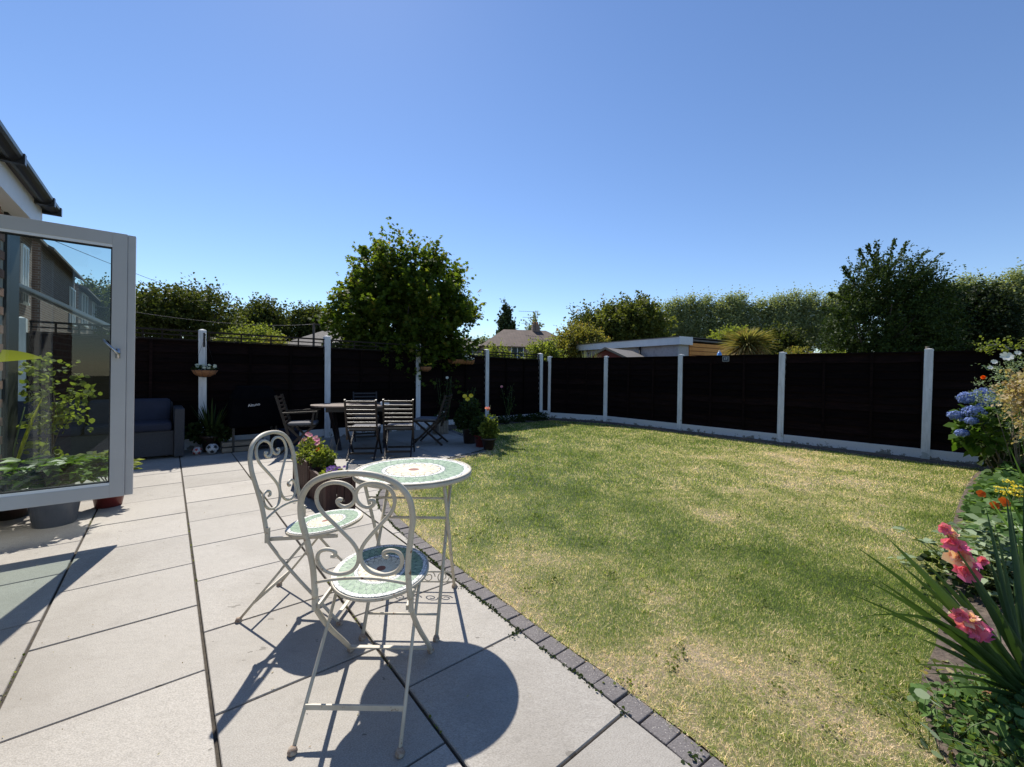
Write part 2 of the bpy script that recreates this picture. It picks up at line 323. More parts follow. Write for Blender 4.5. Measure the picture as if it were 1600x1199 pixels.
M['salmon'] = leafmat('salmon_petal', (.78, .32, .30), (.95, .62, .52), .35, 1.2)
M['orange'] = leafmat('orange_petal', (.75, .10, .01), (.9, .22, .02), .3, 1.2)
M['yellow'] = leafmat('yellow_petal', (.72, .55, .03), (.88, .75, .10), .3, 1.2)
M['creamfl'] = leafmat('cream_petal', (.70, .66, .42), (.85, .82, .62), .3, 1.1)
M['whitefl'] = leafmat('white_petal', (.78, .78, .72), (.88, .88, .84), .3, 1.0)
M['purple'] = leafmat('purple_petal', (.10, .04, .25), (.25, .10, .45), .3, 1.1)
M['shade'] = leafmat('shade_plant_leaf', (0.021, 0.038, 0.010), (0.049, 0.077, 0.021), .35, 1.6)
M['redleaf'] = leafmat('yellow_green_leaf', (.33, .36, .03), (.45, .47, .05), .4, 1.4)

# ------------------------------------------------------------------ mesh tools
class MB:
    def __init__(s): s.v = []; s.f = []; s.sm = []; s.uv = {}
    def add(s, vs, fs, smooth=False):
        o = len(s.v); s.v += [tuple(v) for v in vs]; s.f += [tuple(i+o for i in f) for f in fs]; s.sm += [smooth]*len(fs)
    def box(s, c, size, rot=None, ax=None):
        hx, hy, hz = size[0]/2, size[1]/2, size[2]/2; c = Vector(c)
        pts = [Vector((x, y, z)) for z in (-hz, hz) for y in (-hy, hy) for x in (-hx, hx)]
        if ax: pts = [ax[0]*p.x+ax[1]*p.y+ax[2]*p.z for p in pts]
        if rot: pts = [rot @ p for p in pts]
        s.add([c+p for p in pts], [(0, 2, 3, 1), (4, 5, 7, 6), (0, 1, 5, 4), (2, 6, 7, 3), (0, 4, 6, 2), (1, 3, 7, 5)]); return s
    def bar(s, a, b, w, t, side=None):
        a, b = Vector(a), Vector(b); d = (b-a); L = d.length; d.normalize()
        sd_ = Vector(side) if side else Vector((0, 0, 1)).cross(d)
        if sd_.length < 1e-4: sd_ = Vector((1, 0, 0))
        sd_ = (sd_-d*sd_.dot(d)).normalized(); up_ = d.cross(sd_)
        return s.box((a+b)/2, (w, L, t), ax=(sd_, d, up_))
    def tube(s, pts, r, seg=8, flat=1.0, cap=True):
        pts = [Vector(p) for p in pts]; n = len(pts); rr = r if isinstance(r, (list, tuple)) else [r]*n
        o = len(s.v); u = None
        for i, p in enumerate(pts):
            d = (pts[min(i+1, n-1)]-pts[max(i-1, 0)]).normalized()
            if u is None:
                u = d.orthogonal().normalized()
            u = (u-d*u.dot(d)).normalized(); w = d.cross(u)
            for k in range(seg):
                a = 2*math.pi*k/seg
                s.v.append(tuple(p+u*math.cos(a)*rr[i]+w*math.sin(a)*rr[i]*flat))
        for i in range(n-1):
            for k in range(seg):
                k2 = (k+1) % seg
                s.f.append((o+i*seg+k, o+i*seg+k2, o+(i+1)*seg+k2, o+(i+1)*seg+k)); s.sm.append(True)
        if cap:
            s.f.append(tuple(o+k for k in range(seg))[::-1]); s.sm.append(False)
            s.f.append(tuple(o+(n-1)*seg+k for k in range(seg))); s.sm.append(False)
        return s
    def lathe(s, prof, seg=24, c=(0, 0, 0)):
        o = len(s.v); c = Vector(c)
        for r_, z in prof:
            for k in range(seg):
                a = 2*math.pi*k/seg; s.v.append((c.x+r_*math.cos(a), c.y+r_*math.sin(a), c.z+z))
        for i in range(len(prof)-1):
            for k in range(seg):
                k2 = (k+1) % seg
                s.f.append((o+i*seg+k, o+i*seg+k2, o+(i+1)*seg+k2, o+(i+1)*seg+k)); s.sm.append(True)
        return s
    def mesh(s, name, m):
        me = bpy.data.meshes.new(name); me.from_pydata(s.v, [], s.f); me.polygons.foreach_set('use_smooth', s.sm)
        if m: me.materials.append(m)
        me.update(); return me
    def build(s, name, m, parent=None, loc=None, rz=0, bevel=0):
        return link(name, s.mesh(name, m), parent, loc, rz, bevel)
def link(name, me, parent=None, loc=None, rz=0, bevel=0):
    o = bpy.data.objects.new(name, me); COL.objects.link(o)
    if loc is not None: o.location = loc
    if rz: o.rotation_euler[2] = rz
    if parent: o.parent = parent
    if bevel:
        bv = o.modifiers.new('bevel', 'BEVEL'); bv.width = bevel; bv.segments = 2; bv.limit_method = 'ANGLE'
    return o
def tag(o, label=None, cat=None, group=None, kind=None):
    if label: o['label'] = label
    if cat: o['category'] = cat
    if group: o['group'] = group
    if kind: o['kind'] = kind
    return o
def thing(name, label, cat, loc=(0, 0, 0), rz=0, group=None):
    o = bpy.data.objects.new(name, None); COL.objects.link(o); o.location = loc; o.rotation_euler[2] = rz
    o.empty_display_size = .1
    return tag(o, label, cat, group)
def kids(o): return [c for c in bpy.data.objects if c.parent == o]
def dup(root, loc, rz, label, parent=None, scale=None):
    def cp_(o, par):
        c = o.copy(); COL.objects.link(c); c.parent = par
        for k in kids(o): cp_(k, c)
        return c
    r_ = cp_(root, parent); r_.location = loc; r_.rotation_euler[2] = rz
    if label: r_['label'] = label
    if scale: r_.scale = scale
    return r_
def npmesh(name, V, F, m, attrs=None, smooth=False):
    """V (n,3); F (k,c) constant corner count"""
    me = bpy.data.meshes.new(name); n_, k, c_ = len(V), len(F), F.shape[1]
    me.vertices.add(n_); me.vertices.foreach_set('co', np.ascontiguousarray(V, dtype=np.float32).ravel())
    me.loops.add(k*c_); me.loops.foreach_set('vertex_index', np.ascontiguousarray(F, dtype=np.int32).ravel())
    me.polygons.add(k); me.polygons.foreach_set('loop_start', np.arange(0, k*c_, c_, dtype=np.int32)); me.polygons.foreach_set('loop_total', np.full(k, c_, dtype=np.int32))
    if smooth: me.polygons.foreach_set('use_smooth', np.ones(k, dtype=bool))
    for an, av in (attrs or {}).items():
        at_ = me.attributes.new(an, 'FLOAT', 'POINT'); at_.data.foreach_set('value', np.ascontiguousarray(av, dtype=np.float32))
    me.update(calc_edges=True); me.materials.append(m); return me
def uvbox(me, axis_u, axis_v):
    uvl = me.uv_layers.new(name='UVMap'); au, av = Vector(axis_u), Vector(axis_v)
    for lp in me.loops:
        co = me.vertices[lp.vertex_index].co; uvl.data[lp.index].uv = (co.dot(au), co.dot(av))
    return me
def norm(a): return a/np.maximum(np.linalg.norm(a, axis=1, keepdims=True), 1e-9)
SHAPES = {  # leaf outlines in (length, width, fold) units; one n-gon each
 'diamond': [(0, 0, 0), (.45, .5, .12), (1, 0, -.1), (.45, -.5, .12)],
 'oval': [(0, 0, 0), (.25, .38, .08), (.65, .42, .08), (1, 0, -.12), (.65, -.42, .08), (.25, -.38, .08)],
 'lance': [(0, 0, 0), (.35, .16, .03), (1, 0, -.12), (.35, -.16, .03)],
 'round': [(.02, .0, 0), (.12, .36, .05), (.5, .5, .06), (.88, .36, .05), (1, 0, 0), (.88, -.36, .05), (.5, -.5, .06), (.12, -.36, .05)],
 'maple': [(0, 0, 0), (-.08, .4, .0), (.3, .25, .03), (.45, .62, -.05), (.62, .22, .02), (1, 0, -.14), (.62, -.22, .02), (.45, -.62, -.05), (.3, -.25, .03), (-.08, -.4, 0)],
 'petal': [(0, 0, 0), (.5, .4, .15), (.9, .3, .1), (1, 0, .02), (.9, -.3, .1), (.5, -.4, .15)],
}
def leaves(P, A, N, size, shape, wid=1.0, rv=None):
    """leaf polygons at P with length axis A and normal N"""
    P = np.asarray(P, float); A = norm(np.asarray(A, float)); N = np.asarray(N, float); B = norm(np.cross(N, A)); N = np.cross(A, B)
    S = np.array(SHAPES[shape]); k = len(S); n_ = len(P); size = np.broadcast_to(np.asarray(size, float), (n_,))
    V = P[:, None, :]+size[:, None, None]*(A[:, None, :]*S[None, :, 0:1]+B[:, None, :]*S[None, :, 1:2]*wid+N[:, None, :]*S[None, :, 2:3])
    F = np.arange(n_*k).reshape(n_, k)
    rv = nr.random(n_) if rv is None else rv
    return V.reshape(-1, 3), F, np.repeat(rv, k)
def rdir(n_, upb=0.0):
    a = nr.normal(size=(n_, 3)); a = norm(a); a[:, 2] += upb; return norm(a)
def crown(lobes, strands, slen, per, size, shape='diamond', bias=(0, 0, .5), outw=.8, jit=.35, spread=.1, wid=1.0, inner=.45, clump=.25, flat=.8):
    """leaf strands growing outwards through ellipsoid lobes: uneven outline, gaps, light and dark clumps"""
    L = np.array(lobes, float); vol = (L[:, 3]*L[:, 4]*L[:, 5])**.8; w = vol/vol.sum()
    idx = nr.choice(len(L), strands, p=w); L_ = L[idx]
    u = rdir(strands); rad = (inner+(1-inner)*nr.random(strands)**.6)[:, None]
    S = L_[:, :3]+u*rad*L_[:, 3:6]
    # clumping: pull starts towards shared attractors
    if clump:
        na = max(6, strands//14); at_ = S[nr.choice(strands, na)]
        d = ((S[:, None, :]-at_[None])**2).sum(2).argmin(1); S = S+(at_[d]-S)*clump
    D = norm(u*outw+np.array(bias)[None]+nr.normal(size=(strands, 3))*jit)
    ln = slen*(.55+.75*nr.random(strands))
    t = (np.arange(per)+nr.random((strands, per)))/per
    curve = nr.normal(size=(strands, 3))*.25; curve[:, 2] -= .12
    P = S[:, None]+D[:, None]*(t*ln[:, None])[..., None]+curve[:, None]*((t**2)*ln[:, None])[..., None]
    P = P+nr.normal(size=P.shape)*spread*slen*(1.15-.6*t)[..., None]
    P = P.reshape(-1, 3); n_ = len(P)
    A = norm(np.repeat(D, per, 0)*.7+nr.normal(size=(n_, 3))*.7+np.array([0, 0, -.15]))
    N = norm(nr.normal(size=(n_, 3))*(1.0-flat*.4)+np.array([0, 0, flat]))
    rv = np.clip(.5*np.repeat(nr.random(strands), per)+.5*nr.random(n_)+.15*(t.reshape(-1)-.5), 0, 1)
    sz = size*(.65+.6*nr.random(n_))
    return leaves(P, A, N, sz, shape, wid, rv), S
def catl(*ls):
    V, F, Rv, o = [], [], [], 0
    for v, f, r_ in ls: V.append(v); F.append(f+o); Rv.append(r_); o += len(v)
    return np.concatenate(V), np.concatenate(F), np.concatenate(Rv)
def lmesh(name, L, m): return npmesh(name, L[0], L[1], m, {'rnd': L[2]})
def limbs(base, S, r0, n_=10, lean=None, fork=.35):
    """tapered trunk with limbs reaching into the crown"""
    mb = MB(); base = Vector(base); top = Vector(np.mean(S, axis=0)); top = base+(top-base)*1.15
    pts = [base+(top-base)*t+Vector((rnd.uniform(-1, 1), rnd.uniform(-1, 1), 0))*r0*1.2*math.sin(t*3) for t in [i/6 for i in range(7)]]
    mb.tube(pts, [r0*(1.25 if i == 0 else 1-.8*i/6) for i in range(7)], 7)
    for i in rnd.sample(range(len(S)), min(n_, len(S))):
        e = Vector(S[i]); t = rnd.uniform(fork, .95); k = min(5, int(t*6)); a = pts[k].lerp(pts[k+1], t*6-k)
        m_ = a.lerp(e, .5)+Vector((0, 0, -.08*(e-a).length))
        mb.tube([a, m_, e], [r0*.38, r0*.25, r0*.08], 5)
    return mb
def tree(name, label, cat, base, lobes, m, strands, slen, per, size, r0, group=None, bark='bark', nl=12, **kw):
    """lobes relative to the base"""
    t = thing(name, label, cat, base, 0, group)
    L, S = crown(lobes, strands, slen, per, size, **kw)
    link('crown', lmesh('crown', L, M[m]), t)
    limbs((0, 0, 0), S, r0, nl).build('trunk', M[bark], t)
    return t
def blade(mb, base, tip, w, bend=.15, seg=6, side=None, twist=.0, vshape=.25):
    """sword leaf: curved tapering ribbon with a central fold; returns nothing"""
    base, tip = Vector(base), Vector(tip); d = tip-base; L = d.length
    sd_ = Vector(side) if side else d.cross(Vector((0, 0, 1)))
    if sd_.length < 1e-3: sd_ = Vector((1, 0, 0))
    sd_.normalize(); o = len(mb.v)
    dr = Vector((0, 0, 1))
    for i in range(seg+1):
        t = i/seg; p = base+d*t+dr*(bend*L*4*t*(1-t)*.5)
        wi = w*(.55+.9*t if t < .4 else .91*(1-((t-.4)/.6)**1.8)+.0)+.0006
        q = Matrix.Rotation(twist*t, 3, d.normalized()) @ sd_
        nn = q.cross(d.normalized())
        mb.v += [tuple(p-q*wi/2+nn*wi*vshape), tuple(p), tuple(p+q*wi/2+nn*wi*vshape)]
    for i in range(seg):
        a = o+i*3
        mb.f += [(a, a+1, a+4, a+3), (a+1, a+2, a+5, a+4)]; mb.sm += [True, True]
def meshrnd(me, v=None):
    a = me.attributes.new('rnd', 'FLOAT', 'POINT'); n_ = len(me.vertices)
    a.data.foreach_set('value', np.full(n_, v if v is not None else rnd.random(), dtype=np.float32)); return me
def flower_disc(P, N, r, petals, m_shape='petal', wid=1.1, cup=.25, rv=None):
    """ring of petals facing N"""
    N = Vector(N).normalized(); u = N.orthogonal().normalized(); w = N.cross(u); PP, AA, NN = [], [], []
    for k in range(petals):
        a = 2*math.pi*k/petals+rnd.uniform(-.1, .1); d = u*math.cos(a)+w*math.sin(a)
        PP.append(P); AA.append(d+N*cup); NN.append(N-d*cup)
    return leaves(np.array([tuple(p) for p in PP]), np.array([tuple(p) for p in AA]), np.array([tuple(p) for p in NN]), r, m_shape, wid)

# ------------------------------------------------------------------ layout axes
E1 = Vector((math.cos(R(39.5)), math.sin(R(39.5)), 0)); E2 = Vector((-math.sin(R(39.5)), math.cos(R(39.5)), 0))
A39 = R(39.5)
def FL(k): return Vector((-4.80+1.393*k, 6.49+1.213*k, 0))
FLD = Vector((1.393, 1.213, 0)).normalized(); FLN = Vector((FLD.y, -FLD.x, 0)); FLA = math.atan2(FLD.y, FLD.x)
FRP = {-2: Vector((9.01, 3.565, 0)), -1: Vector((7.705, 5.0, 0)), 0: Vector((6.40, 6.44, 0)), 1: Vector((5.085, 7.865, 0)), 2: Vector((3.775, 9.315, 0)), 3: Vector((2.44, 10.80, 0)), 4: Vector((1.04, 11.5, 0))}

# ------------------------------------------------------------------ ground, patio, lawn, bed
g = MB(); g.add([(-400, -60, -.06), (400, -60, -.06), (400, 700, -.06), (-400, 700, -.06)], [(0, 1, 2, 3)])
tag(g.build('ground', M['ground']), kind='structure')

EDGE = [(1.75, -.6), (1.25, .35), (.93, .88), (.665, 1.33), (.51, 1.53), (.345, 1.75), (.11, 2.03), (-.08, 2.28), (-.36, 2.64), (-.78, 3.22), (-1.10, 3.72), (-1.27, 4.12), (-1.33, 4.6), (-1.22, 5.2), (-.92, 5.85), (-.5, 6.45), (-.32, 6.85), (-.42, 7.4), (-.9, 8.15), (-1.42, 9.2)]  # middle line of the edging
def resample(pts, step):
    pts = [Vector((p[0], p[1], 0)) for p in pts]; out = [pts[0]]; acc = 0
    fine = []
    for a, b in zip(pts[:-1], pts[1:]):
        n_ = max(1, int((b-a).length/.01))
        fine += [a.lerp(b, i/n_) for i in range(n_)]
    fine.append(pts[-1])
    for a, b in zip(fine[:-1], fine[1:]):
        acc += (b-a).length
        if acc >= step: out.append(b); acc = 0
    return out
def smooth(pts, it=2):
    for _ in range(it):
        q = [pts[0]]
        for a, b in zip(pts[:-1], pts[1:]): q += [(a[0]*.75+b[0]*.25, a[1]*.75+b[1]*.25), (a[0]*.25+b[0]*.75, a[1]*.25+b[1]*.75)]
        pts = q+[pts[-1]]
    return pts
EDGE = smooth(EDGE)
def offset(pts, d):
    out = []
    for i, p in enumerate(pts):
        a = Vector(pts[max(i-1, 0)]).to_2d(); b = Vector(pts[min(i+1, len(pts)-1)]).to_2d(); t = (b-a).normalized()
        out.append((p[0]+t.y*d, p[1]-t.x*d))
    return out
EP = offset(EDGE, -.056)      # patio side (left of travel direction)
EL = offset(EDGE, .05)        # lawn side
WALL0 = Vector((-3.48, 2.58, 0))
def WL(t, n_=0, z=0): return WALL0+E2*t+E1*n_+Vector((0, 0, z))
fl_end = FL(2.45)
patio_poly = [tuple(p) for p in EP]+[(-1.6, 9.2)]+[tuple((FL(k)-Vector((0, 0, 0))+FLN*.03).to_2d()) for k in (2.3, -2.2)]+[tuple(WL(1.5, -3).to_2d()), tuple(WL(1.5, 0).to_2d()), tuple(WL(-8, 0).to_2d())]
def clip_poly(sub, clipq):
    out = list(sub)
    for i in range(len(clipq)):
        a, b = Vector(clipq[i]), Vector(clipq[(i+1) % len(clipq)]); e = b-a; inp, out = out, []
        if not inp: return []
        def ins(p): return e.x*(p[1]-a.y)-e.y*(p[0]-a.x) >= 0
        for j in range(len(inp)):
            p, q = inp[j], inp[(j+1) % len(inp)]; ip, iq = ins(p), ins(q)
            if ip: out.append(p)
            if ip != iq:
                d = (q[0]-p[0], q[1]-p[1]); den = e.x*d[1]-e.y*d[0]
                if abs(den) > 1e-12:
                    t = -(e.x*(p[1]-a.y)-e.y*(p[0]-a.x))/den; out.append((p[0]+d[0]*t, p[1]+d[1]*t))
    return out
def parea(p): return .5*sum(p[i][0]*p[(i+1) % len(p)][1]-p[(i+1) % len(p)][0]*p[i][1] for i in range(len(p)))
patio = MB(); patio.add([(p[0], p[1], -.012) for p in patio_poly], [tuple(range(len(patio_poly)))])
patio = tag(patio.build('patio', M['joint']), kind='structure')
OX, OY, SA, SB = -.465, 4.5575, .6025, .6075
gap = .0042
def prism(poly, z0, z1, ch=.003):
    n_ = len(poly); cx = sum(p[0] for p in poly)/n_; cy = sum(p[1] for p in poly)/n_
    mb = MB(); v = [(p[0], p[1], z0) for p in poly]+[(p[0], p[1], z1-ch) for p in poly]+[(p[0]+(cx-p[0])*ch*3, p[1]+(cy-p[1])*ch*3, z1) for p in poly]
    f = [tuple(range(2*n_, 3*n_))]
    for i in range(n_):
        j = (i+1) % n_; f += [(i, j, n_+j, n_+i), (n_+i, n_+j, 2*n_+j, 2*n_+i)]
    mb.add(v, f); return mb
full_me = None
for ku in range(-9, 13):
    off = 0 if ku % 2 == 0 else .5
    for kv in range(-10, 16):
        u0 = OX+SA*ku; v0 = OY-SB*(kv+off)
        q = [(u0+gap*1.5, v0+gap), (u0+SA-gap*1.5, v0+gap), (u0+SA-gap*1.5, v0+SB-gap), (u0+gap*1.5, v0+SB-gap)]
        q = [tuple((E1*a+E2*b).to_2d()) for a, b in q]
        cx = sum(p[0] for p in q)/4; cy = sum(p[1] for p in q)/4
        if cy < -3.5 or cx < -8.5: continue
        if not (cy > .2 or abs(cx) < 2.5): continue
        pc = clip_poly(patio_poly, q)
        if len(pc) < 3 or abs(parea(pc)) < .004: continue
        whole = abs(abs(parea(pc))-(SA-3*gap)*(SB-2*gap)) < 1e-4
        dz = rnd.uniform(-.0012, .0012)
        if whole:
            if full_me is None:
                hw, hh = (SA-3*gap)/2, (SB-2*gap)/2
                full_me = prism([(-hw, -hh), (hw, -hh), (hw, hh), (-hw, hh)], -.02, 0).mesh('slab', M['slab'])
            link('slab', full_me, patio, (cx, cy, dz), A39)
        else:
            if parea(pc) < 0: pc = pc[::-1]
            dd = []
            for p in pc:
                if not dd or (Vector(p)-Vector(dd[-1])).length > .004: dd.append(p)
            if len(dd) >= 3:
                c_ = (sum(p[0] for p in dd)/len(dd), sum(p[1] for p in dd)/len(dd))
                prism([(p[0]-c_[0], p[1]-c_[1]) for p in dd], -.02, 0).build('slab', M['slab'], patio, (c_[0], c_[1], dz))

edging = MB()
a_, b_ = offset(EDGE, -.06), offset(EDGE, .055)
for i in range(len(EDGE)-1):
    edging.add([(a_[i][0], a_[i][1], -.01), (a_[i+1][0], a_[i+1][1], -.01), (b_[i+1][0], b_[i+1][1], -.01), (b_[i][0], b_[i][1], -.01)], [(0, 3, 2, 1)])
edging = tag(edging.build('lawn_edging', M['joint']), kind='structure')
pts = resample(EDGE, .106)
bm_ = MB().box((0, .004, -.0315), (.1035, .092, .066)).mesh('brick', M['edging'])
for a, b in zip(pts[:-1], pts[1:]):
    mid = (a+b)/2; d = b-a
    o = link('brick', bm_, edging, (mid.x+rnd.uniform(-.002, .002), mid.y, rnd.uniform(-.003, .004)), math.atan2(d.y, d.x)+rnd.uniform(-.02, .02), .004)
    o.rotation_euler[0] = rnd.uniform(-.012, .012)

# lawn polygon: edging lawn side, left bed strip, corner, right fence, flower bed edge
BEDE = smooth([(1.0, -.7), (1.10, .3), (1.25, .9), (1.42, 1.34), (1.62, 1.66), (2.13, 2.05), (3.15, 3.0), (4.33, 4.05), (5.3, 4.85), (6.0, 5.42), (6.75, 5.95)], 1)
BEDE = [(x_+(.9 if y_ < 1.0 else 0), y_) if False else (x_, y_) for x_, y_ in BEDE]
lawn_poly = [p for p in EL if p[0] < 1.05 or p[1] < 1.0]
lawn_poly = [p for p in EL if p[1] > .55]+[tuple((FL(2.5)+FLN*.35).to_2d()), tuple((FL(3.9)+FLN*.35).to_2d()), (1.10, 11.05), (2.36, 10.48), (3.60, 9.06), (4.89, 7.65), (6.20, 6.22), (6.62, 5.86)]+[p for p in BEDE[::-1] if p[1] > .7]
def inpoly(x, y, poly):
    c_ = np.zeros(len(x), bool); n_ = len(poly); j = n_-1
    for i in range(n_):
        xi, yi = poly[i]; xj, yj = poly[j]
        if yi != yj:
            cc = ((yi > y) != (yj > y)) & (x < (xj-xi)*(y-yi)/(yj-yi)+xi); c_ ^= cc
        j = i
    return c_
def edist(x, y, line):
    d = np.full(len(x), 1e9)
    for (ax, ay), (bx, by) in zip(line[:-1], line[1:]):
        vx, vy = bx-ax, by-ay; L2 = vx*vx+vy*vy+1e-12
        t = np.clip(((x-ax)*vx+(y-ay)*vy)/L2, 0, 1); d = np.minimum(d, np.hypot(x-ax-t*vx, y-ay-t*vy))
    return d
# hand-placed dry and green patches of the turf (x, y, radius, amount)
PATCH = [(.35, 2.75, .35, .35), (1.1, 2.1, .45, .4), (1.25, 2.6, .5, -.05), (.6, 3.4, .6, -.12), (1.6, 3.2, .7, -.05), (1.9, 2.5, .4, -.35), (1.25, 1.55, .35, .4), (-.2, 3.6, .45, .25), (2.9, 4.6, .9, .35), (3.9, 5.2, 1.0, .38), (2.0, 4.6, .5, .1), (.3, 4.9, .7, -.45), (-.6, 5.0, .5, -.35), (1.2, 6.2, .9, -.2), (2.8, 6.6, 1.2, .25), (4.6, 6.6, .9, .4), (.6, 8.3, 1.3, -.3), (2.2, 9.0, 1.0, .05), (5.4, 5.6, .7, .3), (.1, 2.9, .25, .25), (.9, 1.75, .25, .35), (1.7, 1.9, .3, .05), (1.9, 3.9, .35, .3), (1.3, 4.0, .4, -.1), (3.1, 3.5, .4, .2)]
def dryness(x, y):
    d = np.full(len(x), .35)
    for px_, py_, r_, a in PATCH: d = d+a*(.72 if a > 0 else .25)*np.exp(-((x-px_)**2+(y-py_)**2)/(r_*r_))
    for k, (fx, fy, ph) in enumerate([(2.1, .7, .3), (-1.2, 2.6, 1.7), (4.3, 3.1, .5), (-5.2, 4.4, 2.2), (9.1, -6.3, 1.1), (7.7, 8.9, 4.0)]):
        d = d+(.05 if k < 3 else .06)*np.sin(fx*x+fy*y+ph+1.3*np.sin(.8*fy*x-.6*fx*y))
    # mowing bands parallel to the fences
    d = d+.05*np.sin((x*.754+y*.657)*2*math.pi/.9)
    ed = edist(x, y, EL); d = d+.36*np.exp(-(ed/.20)**2)
    return d
stp = .12; gx, gy = np.meshgrid(np.arange(-2, 7.4, stp), np.arange(.4, 12, stp)); cells = []
lawn = MB(); lawn.add([(p[0], p[1], -.004) for p in lawn_poly], [tuple(range(len(lawn_poly)))])
me = lawn.mesh('lawn', M['thatch'])
import bmesh
bm = bmesh.new(); bm.from_mesh(me); bmesh.ops.triangulate(bm, faces=bm.faces[:])
for _ in range(6):
    es = [e for e in bm.edges if e.calc_length() > .22]
    if not es: break
    bmesh.ops.subdivide_edges(bm, edges=es, cuts=1, use_grid_fill=False); bmesh.ops.triangulate(bm, faces=[f for f in bm.faces if len(f.verts) > 3])
bm.to_mesh(me); bm.free()
co = np.empty(len(me.vertices)*3, np.float32); me.vertices.foreach_get('co', co); co = co.reshape(-1, 3)
a = me.attributes.new('dry', 'FLOAT', 'POINT'); a.data.foreach_set('value', dryness(co[:, 0].astype(float), co[:, 1].astype(float)).astype(np.float32))
a = me.attributes.new('rnd', 'FLOAT', 'POINT'); a.data.foreach_set('value', np.full(len(co), .5, np.float32))
tag(link('lawn', me), kind='structure')
# mown blades
GP = []
for (y0, y1, dens, w, h) in ((.5, 2.0, 38000, .0019, .018), (2.0, 3.0, 24000, .0025, .019), (3.0, 4.6, 13000, .0037, .022), (4.6, 7, 5600, .0065, .026), (7, 12, 2800, .010, .028)):
    x0, x1 = -1.6, min(7, y1*1.25+.1); n_ = int((x1-x0)*(y1-y0)*dens); x = nr.uniform(x0, x1, n_); y = nr.uniform(y0, y1, n_)
    k = inpoly(x, y, lawn_poly) & (x < y*1.27+.1) & (y > .98); x, y = x[k], y[k]
    GP.append((x, y, np.full(len(x), w), np.full(len(x), h)))
# uncut fringe spilling over the edging, and coarse tufts
fr0 = np.array([(p.x, p.y) for p in resample(EL, .004) if p.y > .9 and p.y < 7.2]); fr0 = np.repeat(fr0, 5, 0)+nr.normal(size=(len(fr0)*5, 2))*.010
GP.append((fr0[:, 0], fr0[:, 1], np.full(len(fr0), .0030), .020+.022*nr.random(len(fr0))))
tc_ = np.stack([nr.uniform(-1.2, 5, 420), nr.uniform(1.0, 6.5, 420)], 1); tf = np.repeat(tc_, 26, 0)+nr.normal(size=(420*26, 2))*.016; kk = inpoly(tf[:, 0], tf[:, 1], lawn_poly)
tf = tf[kk]; GP.append((tf[:, 0], tf[:, 1], np.full(len(tf), .0038), .030+.022*nr.random(len(tf))))
x, y, w, h = (np.concatenate([g_[i] for g_ in GP]) for i in range(4)); n_ = len(x)
ph = nr.uniform(0, 2*math.pi, n_); dr = dryness(x, y)
lean = nr.uniform(.1, 1.3, n_)+np.clip(dr-.55, 0, 1)*1.1; la = nr.uniform(0, 2*math.pi, n_)
hh = h*(.5+.8*nr.random(n_))*(1-.25*np.clip(dr-.5, 0, 1)); b0 = np.stack([x, y, np.full(n_, -.004)], 1)
wv = np.stack([np.cos(ph), np.sin(ph), np.zeros(n_)], 1)*w[:, None]/2
tip = b0+np.stack([np.cos(la)*np.sin(lean), np.sin(la)*np.sin(lean), np.cos(np.clip(lean, 0, 1.45))], 1)*hh[:, None]
V = np.stack([b0-wv, b0+wv, tip], 1).reshape(-1, 3); F = np.arange(3*n_).reshape(-1, 3)
rv = nr.random(n_)
me = npmesh('grass', V, F, M['blade'], {'dry': np.repeat(dr, 3), 'rnd': np.repeat(rv, 3)})
tag(link('grass', me), label='short mown grass, green and straw patches, covering the lawn', cat='grass', kind='stuff')
print('grass blades', n_)

cl_c = np.stack([nr.uniform(-1, 5, 260), nr.uniform(1.1, 7, 260)], 1); cl_c = cl_c[inpoly(cl_c[:, 0], cl_c[:, 1], lawn_poly)]
cp_ = np.repeat(cl_c, 22, 0)+nr.normal(size=(len(cl_c)*22, 2))*.028; P3 = np.stack([cp_[:, 0], cp_[:, 1], nr.uniform(.004, .02, len(cp_))], 1)
tag(link('clover', lmesh('clover', leaves(P3, rdir(len(P3), .1), rdir(len(P3), 2.5), nr.uniform(.006, .013, len(P3)), 'round'), M['lime'])), label='small clover and weed patches dotted through the lawn', cat='clover', kind='stuff')
# flower bed soil and the strip below the left fence
bed = MB(); outer = [(p[0]+1.5+.25*i*0, p[1]-1.0) for i, p in enumerate(BEDE)]
nb = len(BEDE)
BO = [(p[0]+1.7, p[1]-.9) for p in BEDE]
for i in range(nb-1):
    rows = 6
    for j in range(rows):
        def q(ii, jj):
            t = jj/rows; a, b = BEDE[ii], BO[ii]; z = .0+.07*math.sin(min(1, t*2)*math.pi/2)+.02*math.sin(ii*1.7+jj*2.1)
            return (a[0]+(b[0]-a[0])*t, a[1]+(b[1]-a[1])*t, z-.008 if jj else -.002)
        bed.add([q(i, j), q(i, j+1), q(i+1, j+1), q(i+1, j)], [(0, 1, 2, 3)], True)
tag(bed.build('flower_bed_soil', M['soil']), kind='structure')
strip = MB(); strip.add([tuple(FL(2.3)+FLN*.42+Vector((0, 0, .012))), tuple(FL(4)+FLN*.42+Vector((0, 0, .012))), tuple(FL(4.05)+Vector((0, 0, .05))), tuple(FL(2.3)+Vector((0, 0, .05)))], [(0, 1, 2, 3)])
tag(strip.build('border_soil', M['soil']), kind='structure')
fs_ = MB(); outer_ = [(1.04, 11.5), (2.44, 10.8), (3.775, 9.315), (5.085, 7.865), (6.40, 6.44), (7.0, 5.8)]; inner_ = [(1.0, 10.98), (2.30, 10.42), (3.54, 9.0), (4.83, 7.59), (6.14, 6.16), (6.5, 5.7)]  # dark soil strip added to deepen and widen the fence's shadow on the lawn
